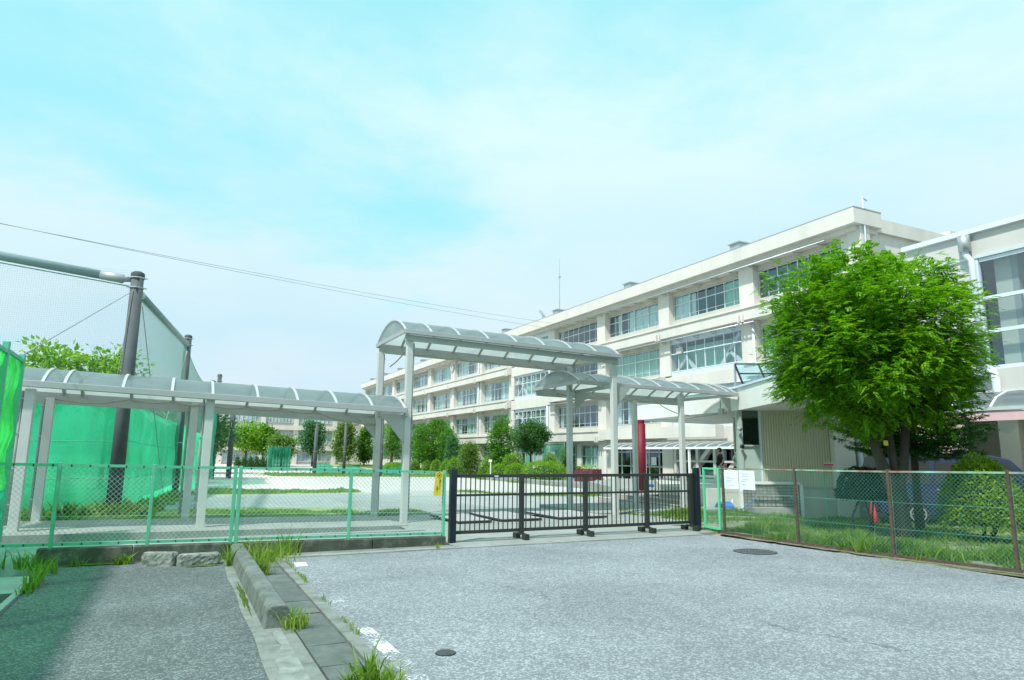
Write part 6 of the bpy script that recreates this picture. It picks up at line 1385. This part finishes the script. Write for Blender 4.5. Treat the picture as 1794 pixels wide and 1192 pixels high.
# ================================================================== CAR
def car():
    t = thing('parked_car', (20.2, 11.8, -.3), 'dark navy minivan parked behind the round bush at the right', 'car')
    o0 = Vector((18.55, 13.35)); D = Vector((.80, -.60)).normalized(); Nn = Vector((D.y*-1, D.x)); G_ = -.30
    def P(s, n, z): return (o0.x+D.x*s+Nn.x*n, o0.y+D.y*s+Nn.y*n, G_+z)
    def loft(prof, ys, name, matl, smooth=True, inset=None):
        b = MB(); n = len(prof)
        for j, (yy, sc) in enumerate(ys): b.v += [P(2.4+(s-2.4)*sc[0], yy, z if z < 1.0 else 1.0+(z-1.0)*sc[1]) for s, z in prof]
        for j in range(len(ys)-1): b.f += [(j*n+i, j*n+(i+1) % n, (j+1)*n+(i+1) % n, (j+1)*n+i) for i in range(n)]
        b.f += [tuple(range(n))[::-1], tuple(range((len(ys)-1)*n, len(ys)*n))]; return b.build(name, M[matl], t, bevel=.03)
    prof = [(0.05, .35), (0, .6), (.02, 1.05), (.10, 1.5), (.22, 1.92), (.45, 2.02), (1.5, 2.06), (3.1, 2.02), (3.6, 1.9), (4.15, 1.32), (4.85, 1.15), (5.0, .9), (5.02, .5), (4.9, .3), (4.35, .28), (4.28, .55), (4.05, .68), (3.8, .55), (3.73, .28), (1.35, .28), (1.28, .55), (1.05, .68), (.8, .55), (.73, .28), (.3, .28)]
    loft(prof, [(0, (.99, .985)), (.06, (1, 1)), (1.64, (1, 1)), (1.7, (.99, .985))], 'body', 'navy')
    for a, c in ((.35, 1.45), (1.55, 2.65), (2.75, 3.75)):
        q = 3.95 if a == 2.75 else c
        b = MB(); b.prism([P(a, -.012, 1.18), P(q, -.012, 1.18), P(c if a != 2.75 else 3.5, -.012, 1.80), P(a+.06, -.012, 1.80)], tuple(Vector(P(0, .02, 0))-Vector(P(0, 0, 0)))); b.build('side_window', M['darkmetal'], t)
    for s in (1.05, 4.05):
        for n0, n1 in ((-.03, .2), (1.5, 1.73)):
            b = MB(); b.tube([P(s, n0, .32), P(s, n1, .32)], .32, 24); w = b.build('wheel', M['tyre'], t, smooth=False); b = MB()
            e = n0-.012 if n0 < 0 else n1+.012
            for k in range(6): a = k*math.pi/3; b.beam(P(s, e, .32), P(s+.21*math.cos(a), e, .32+.21*math.sin(a)), .05, .02)
            for k in range(14): a = k*math.pi/7; a2 = a+math.pi/7; b.beam(P(s+.21*math.cos(a), e, .32+.21*math.sin(a)), P(s+.21*math.cos(a2), e, .32+.21*math.sin(a2)), .03, .03)
            b.build('rim', M['chrome'], w)
    for s in (1.6, 2.72): MB().beam(P(s, -.03, 1.02), P(s+.18, -.03, 1.02), .03, .03).build('handle', M['chrome'], t)
    b = MB(); b.prism([P(3.65, -.02, 1.15), P(3.85, -.02, 1.15), P(3.85, -.2, 1.15), P(3.65, -.2, 1.15)], (0, 0, .16)); b.build('mirror', M['navy'], t)
    MB().beam(P(4.9, -.02, .85), P(5.0, .3, .85), .12, .14).build('headlight', M['chrome'], t); MB().beam(P(.0, -.01, 1.2), P(.06, -.01, 1.6), .1, .04).build('tail_light', M['red'], t)
car()
# traffic cone
x, y = 18.5, 13.5; t = thing('traffic_cone', (x, y, -.3), 'red traffic cone standing against the platform wall behind the fence', 'traffic cone')
MB().tube([(x, y, -.36), (x, y, .34)], .17, 16, .035).build('cone_body', M['cone'], t, smooth=True); MB().box(x-.2, x+.2, y-.2, y+.2, -.37, -.32).build('base', M['cone'], t)
sg = thing('small_sign', (17.6, 14.2, -.3), 'small pink and white plate on a thin stake behind the rusty fence', 'sign'); x, y = 17.55, 14.15
MB().obox((x-.12, y+.07), (.853, -.522), .30, .012, 1.36, 1.45).build('plate', M['bright'], sg); MB().obox((x-.12, y+.065), (.853, -.522), .28, -.006, 1.365, 1.425).build('band', M['pinkred'] if 'pinkred' in M else M.setdefault('pinkred', mat('pink_red_print', (.72, .06, .16), .6)), sg); MB().tube([(x-.1, y+.08, -.35), (x-.1, y+.08, 1.36)], .018, 6).build('stake', M['gfence'], sg)
# planters, pots, white sign at the garden
t = thing('planter_wall', (27, 43, -.3), 'wine-red block planter in front of the curtained ground floor window', 'planter')
for i in range(4): MB().box(26.4, 27.2, 40.7+i*.62, 41.28+i*.62, -.5, .62 if i < 3 else .50).build('block', M['wine'], t, bevel=.02)
crown_leaves((26.8, 41.8, .75), .3, 1.0, .18, 26, 12, .14, .12, 'plants', M['leaf_y'], t, np.random.default_rng(7))
for i, (x, y, lb, mt) in enumerate(((25.2, 49.3, 'terracotta pot with a plant on the yard edge behind the gate', 'clay'), (25.2, 48.6, 'second terracotta pot with a plant beside the first', 'clay'), (25.0, 51.6, 'small dark bucket pot before the hedge behind the gate', 'darkmetal'))):
    t = thing('plant_pot', (x, y, -.6), lb, 'plant pot'); MB().tube([(x, y, -.6), (x, y, -.22)], .2, 14, .27).build('pot', M[mt], t); crown_leaves((x, y, -.05), .2, .2, .15, 8, 12, .1, .10, 'plant', M['leaf_mid'], t, np.random.default_rng(i))
t = thing('small_sign', (23.9, 52.5, -.6), 'small white plate on a post in front of the garden behind the gate', 'sign'); MB().tube([(23.9, 52.5, -.6), (23.9, 52.5, .95)], .04, 8).build('post', M['bright'], t); MB().beam((23.86, 52.2, 1.05), (23.86, 52.8, 1.05), .03, .2).build('plate', M['bright'], t)
gn = thing('wall_net', (31.5, 54.5, -.3), 'pale green plant net hung on a pipe frame at the school ground floor', 'net')
M['net_pale'] = sheetmat('pale_green_net', (.15, .5, .36), (.2, .6, .45), .4, .45, .7, .2, gtint=(.7, .95, .85))
MB().add([(31.4, 52.9, -.2), (31.4, 57.0, -.2), (31.4, 57.0, 2.6), (31.4, 52.9, 2.6)], [(0, 1, 2, 3)]).build('net_sheet', M['net_pale'], gn)
for y in (52.9, 57.0): MB().tube([(31.35, y, -.3), (31.35, y, 2.7)], .035, 6).build('frame_pole', M['galv'], gn)
MB().tube([(31.35, 52.9, 2.65), (31.35, 57.0, 2.65)], .035, 6).build('frame_pole', M['galv'], gn)
gn = thing('rolled_net', (30.6, 57.6, -.3), 'bundle of green net tied to a pole beside the round dark tree', 'net'); MB().tube([(30.8, 58.6, -.4), (30.8, 58.7, 1.5), (30.8, 58.6, 2.9)], [.42, .22, .2], 8).build('roll', M['net_pale'], gn)
# items on the entrance landing
t = thing('tarpaulin', (21.5, 28, .02), 'folded dark blue sheet lying on the entrance landing', 'tarp'); b = MB()
for i in range(3): b.box(21.4+.12*i, 22.6-.1*i, 26.2+.1*i, 29.0-.2*i, .01+.06*i, .06+.06*i)
b.build('folds', M['bluecloth'], t, bevel=.02)
t = thing('equipment_box', (20.7, 24.2, .0), 'low dark pink-striped crate on the landing by the gate end', 'crate'); MB().box(20.3, 21.1, 23.7, 24.7, .05, .35).build('box', M['wine'], t); MB().box(20.28, 20.3, 23.7, 24.7, .16, .24).build('stripe', M['pink'], t)
t = thing('cloth_heap', (28.2, 39.9, -.3), 'heap of teal and dark cloth beside the wine-red planter', 'cloth'); b = MB()
for i in range(5): b.tube([(25.9+.1*i, 39.2+.25*i, -.5), (25.9+.1*i, 39.3+.25*i, -.05-.04*i)], .25, 8, .1)
b.build('cloth', M['teal'], t)

# ================================================================== PEOPLE
def skin_mesh(name, joints, edges, radii, matl, parent, sub=2, root=0):
    me = bpy.data.meshes.new(name); off = wloc(parent); me.from_pydata([tuple(Vector(j)-off) for j in joints], edges, []); o = link_mesh(name, me, parent); me.materials.append(matl)
    md = o.modifiers.new('skin', 'SKIN'); sv = me.skin_vertices
    if not sv: 
        pass
    for i, r in enumerate(radii): me.skin_vertices[0].data[i].radius = (r if isinstance(r, tuple) else (r, r))
    me.skin_vertices[0].data[root].use_root = True; md.use_smooth_shade = True
    s = o.modifiers.new('sub', 'SUBSURF'); s.levels = sub; s.render_levels = sub; return o
def mk_skin(name, J, E, Rr, matl, parent, sub=2):
    """J dict name->(pos), build via bmesh so the skin layer exists"""
    import bmesh
    ks = list(J); me = bpy.data.meshes.new(name); bm = bmesh.new(); lay = bm.verts.layers.skin.verify(); off = wloc(parent); vs = {}
    for i, k in enumerate(ks):
        v = bm.verts.new(Vector(J[k])-off); r = Rr[k]; v[lay].radius = r if isinstance(r, tuple) else (r, r); v[lay].use_root = (i == 0); vs[k] = v
    for a, b in E: bm.edges.new((vs[a], vs[b]))
    bm.to_mesh(me); bm.free(); me.materials.append(matl); o = link_mesh(name, me, parent)
    md = o.modifiers.new('skin', 'SKIN'); md.use_smooth_shade = True; s = o.modifiers.new('sub', 'SUBSURF'); s.levels = sub; s.render_levels = sub; return o
def person(x, y, z, H_, yaw, label, shirt, shorts, pose):
    t = thing('person', (x, y, z), label, 'person'); c, s = math.cos(yaw), math.sin(yaw); k = H_/1.6
    def T(px, py, pz): return (x+(px*c-py*s)*k, y+(px*s+py*c)*k, z+pz*k)     # +x = right hand side, +y = facing
    hd = pose.get('head', (0, .02)); hb = pose.get('bend', 0)
    J = {'pelvis': T(0, 0, .86), 'waist': T(0, 0, .98), 'chest': T(0, hb*.4, 1.18), 'neck0': T(0, hb*.7, 1.31), 'neck': T(0, hb+.01, 1.375), 'head0': T(hd[0], hb+hd[1], 1.43), 'head': T(hd[0], hb+hd[1]*1.5, 1.50), 'crown': T(hd[0], hb+hd[1], 1.555)}
    R_ = {'pelvis': (.12*k, .09*k), 'waist': (.105*k, .08*k), 'chest': (.13*k, .09*k), 'neck0': (.075*k, .06*k), 'neck': .05*k, 'head0': (.06*k, .07*k), 'head': (.078*k, .088*k), 'crown': (.056*k, .06*k)}
    E = [('pelvis', 'waist'), ('waist', 'chest'), ('chest', 'neck0'), ('neck0', 'neck'), ('neck', 'head0'), ('head0', 'head'), ('head', 'crown')]
    for sd, q in ((1, 'r'), (-1, 'l')):
        el, ha = pose['arm'+q]
        J.update({'sh'+q: T(sd*.155, hb*.6, 1.28), 'el'+q: T(*el), 'wr'+q: T(*ha), 'pa'+q: T(ha[0], ha[1]+.02, ha[2]-.05)})
        R_.update({'sh'+q: .048*k, 'el'+q: .034*k, 'wr'+q: .024*k, 'pa'+q: (.030*k, .018*k)}); E += [('neck0', 'sh'+q), ('sh'+q, 'el'+q), ('el'+q, 'wr'+q), ('wr'+q, 'pa'+q)]
        fx_ = pose.get('leg'+q, (0, 0)); J.update({'hip'+q: T(sd*.08, 0, .80), 'kn'+q: T(sd*.09+fx_[0]*.5, fx_[1]*.5+.02, .46), 'an'+q: T(sd*.09+fx_[0], fx_[1]-.02, .08), 'to'+q: T(sd*.10+fx_[0], fx_[1]+.14, .035)})
        R_.update({'hip'+q: .082*k, 'kn'+q: .052*k, 'an'+q: .034*k, 'to'+q: .03*k}); E += [('pelvis', 'hip'+q), ('hip'+q, 'kn'+q), ('kn'+q, 'an'+q), ('an'+q, 'to'+q)]
        for f in range(4):
            a = (f-1.5)*.016; J['f%d%s' % (f, q)] = T(ha[0]+a, ha[1]+.03, ha[2]-.07); J['g%d%s' % (f, q)] = T(ha[0]+a*1.1, ha[1]+.045, ha[2]-.125+.008*abs(f-1.5)); R_['f%d%s' % (f, q)] = .009*k; R_['g%d%s' % (f, q)] = .007*k; E += [('pa'+q, 'f%d%s' % (f, q)), ('f%d%s' % (f, q), 'g%d%s' % (f, q))]
        J['t'+q] = T(ha[0]-sd*.035, ha[1]+.035, ha[2]-.06); R_['t'+q] = .009*k; E.append(('wr'+q, 't'+q))
    mk_skin('body', J, E, R_, M['skin'], t)
    # clothes follow the same skeleton a little wider
    cj = {a: J[a] for a in ('pelvis', 'waist', 'chest', 'neck0', 'shr', 'shl')}; cj['elr'] = tuple(Vector(J['shr']).lerp(Vector(J['elr']), .75)); cj['ell'] = tuple(Vector(J['shl']).lerp(Vector(J['ell']), .75)); cj['hem'] = T(0, 0, .80)
    cr_ = {'pelvis': (.142*k, .11*k), 'waist': (.138*k, .105*k), 'chest': (.158*k, .115*k), 'neck0': (.09*k, .075*k), 'shr': .07*k, 'shl': .07*k, 'elr': .062*k, 'ell': .062*k, 'hem': (.135*k, .10*k)}
    mk_skin('shirt', cj, [('pelvis', 'waist'), ('waist', 'chest'), ('chest', 'neck0'), ('neck0', 'shr'), ('neck0', 'shl'), ('shr', 'elr'), ('shl', 'ell'), ('pelvis', 'hem')], cr_, M[shirt], t)
    sj = {'pelvis': J['pelvis'], 'hipr': J['hipr'], 'hipl': J['hipl'], 'knr': tuple(Vector(J['hipr']).lerp(Vector(J['knr']), .85)), 'knl': tuple(Vector(J['hipl']).lerp(Vector(J['knl']), .85))}
    mk_skin('shorts', sj, [('pelvis', 'hipr'), ('pelvis', 'hipl'), ('hipr', 'knr'), ('hipl', 'knl')], {'pelvis': (.135*k, .11*k), 'hipr': .098*k, 'hipl': .098*k, 'knr': .085*k, 'knl': .085*k}, M[shorts], t)
    hx_, hy_ = hd[0], hb+hd[1]
    hb_ = MB(); hc_ = (hx_, hy_+.0, 1.505); ns_, nr_ = 18, 10
    for j_ in range(nr_+1):
        th = math.pi*j_/nr_
        for i_ in range(ns_):
            a_ = 2*math.pi*i_/ns_; px = math.sin(th)*math.cos(a_); py = math.sin(th)*math.sin(a_); pz = math.cos(th)
            low = max(0, -pz)*(.5+.5*py); q_ = 1-.45*max(0, py)*max(0, .55-pz)-.3*low
            hb_.v.append(T(hc_[0]+px*.094*q_, hc_[1]+(py*.105-.012)*q_, hc_[2]+pz*.112))
    hb_.f = [(j_*ns_+i_, j_*ns_+(i_+1) % ns_, (j_+1)*ns_+(i_+1) % ns_, (j_+1)*ns_+i_) for j_ in range(nr_) for i_ in range(ns_) if not (math.sin(2*math.pi*(i_+.5)/ns_) > .35 and j_ > 3)]
    hb_.build('hair', M['hair'], t, smooth=True)
    if pose.get('bun'): mk_skin('hair_bun', {'a': T(hx_, hy_-.085, 1.55), 'b': T(hx_, hy_-.11, 1.555)}, [('a', 'b')], {'a': .035*k, 'b': .042*k}, M['hair'], t)
    f = MB(); 
    for sx in (-.028, .028): q = T(hx_+sx, hy_+.105, 1.505); f.box(q[0]-.006*k, q[0]+.006*k, q[1]-.006*k, q[1]+.006*k, q[2]-.004*k, q[2]+.004*k)
    f.build('eyes', M['hair'], t); q0 = T(hx_, hy_+.10, 1.50); q1 = T(hx_, hy_+.13, 1.47); MB().tube([q0, q1], .008*k, 6, .013*k).build('nose', M['skin'], t, smooth=True)
    for sx in (-1, 1): q = T(hx_+sx*.088, hy_, 1.49); MB().tube([q, (q[0], q[1], q[2]+.05*k)], .014*k, 8).build('ear', M['skin'], t, smooth=True)
    if pose.get('mask'):
        a = T(hx_-.06, hy_+.07, 1.44); b_ = T(hx_+.06, hy_+.07, 1.44); c_ = T(hx_, hy_+.115, 1.44); m_ = MB(); m_.add([(*a[:2], a[2]-.02*k), (*c_[:2], c_[2]-.03*k), (*b_[:2], b_[2]-.02*k), (*b_[:2], b_[2]+.04*k), (*c_[:2], c_[2]+.04*k), (*a[:2], a[2]+.04*k)], [(0, 1, 4, 5), (1, 2, 3, 4)]); m_.build('mask', M['bright'], t)
    return t
M['check'] = mat('patterned_shorts', (.015, .016, .022), .9, .1); _t = M['check'].node_tree
_c = _t.nodes.new('ShaderNodeTexChecker'); _c.inputs['Scale'].default_value = 9; _c.inputs['Color1'].default_value = (.012, .012, .02, 1); _c.inputs['Color2'].default_value = (.5, .55, .58, 1); _g = _t.nodes.new('ShaderNodeNewGeometry'); _m = _t.nodes.new('ShaderNodeMapping'); _m.inputs['Rotation'].default_value = (.8, .8, .8); _t.links.new(_g.outputs['Position'], _m.inputs['Vector']); _t.links.new(_m.outputs[0], _c.inputs['Vector']); _t.links.new(_c.outputs[0], _t.nodes['Principled BSDF'].inputs['Base Color'])
px_, py_ = 17.05, 18.15
person(px_, py_, .54, 1.36, math.radians(60), 'person in black t-shirt and patterned shorts with tied-up hair, seen from behind', 'blacktee', 'check', {'armr': ((.20, -.05, 1.05), (.19, .02, .85)), 'arml': ((-.19, -.10, 1.06), (-.16, .05, .87)), 'legr': (.02, .05), 'legl': (0, -.16), 'head': (0, .02), 'bun': True})
p2 = person(18.35, 18.60, .54, 1.33, math.radians(120), 'person in white shirt and mask looking down, half hidden by the pavilion corner post', 'whitecloth', 'blacktee', {'armr': ((.17, .14, 1.08), (.08, .26, 1.14)), 'arml': ((-.17, .14, 1.08), (-.07, .27, 1.13)), 'head': (0, .07), 'bend': .05, 'mask': True})
gp_ = thing('green_paper', (18.2, 18.5, 1.5), 'green paper held by the person in the white shirt', 'paper'); a = math.radians(120); cx_, cy_ = 18.35-math.sin(a)*.27*.85, 18.60+math.cos(a)*.27*.85
b = MB(); b.beam((cx_-.05, cy_-.09, 1.60), (cx_+.05, cy_+.09, 1.46), .02, .16); b.build('sheet', M['gbright'], gp_)
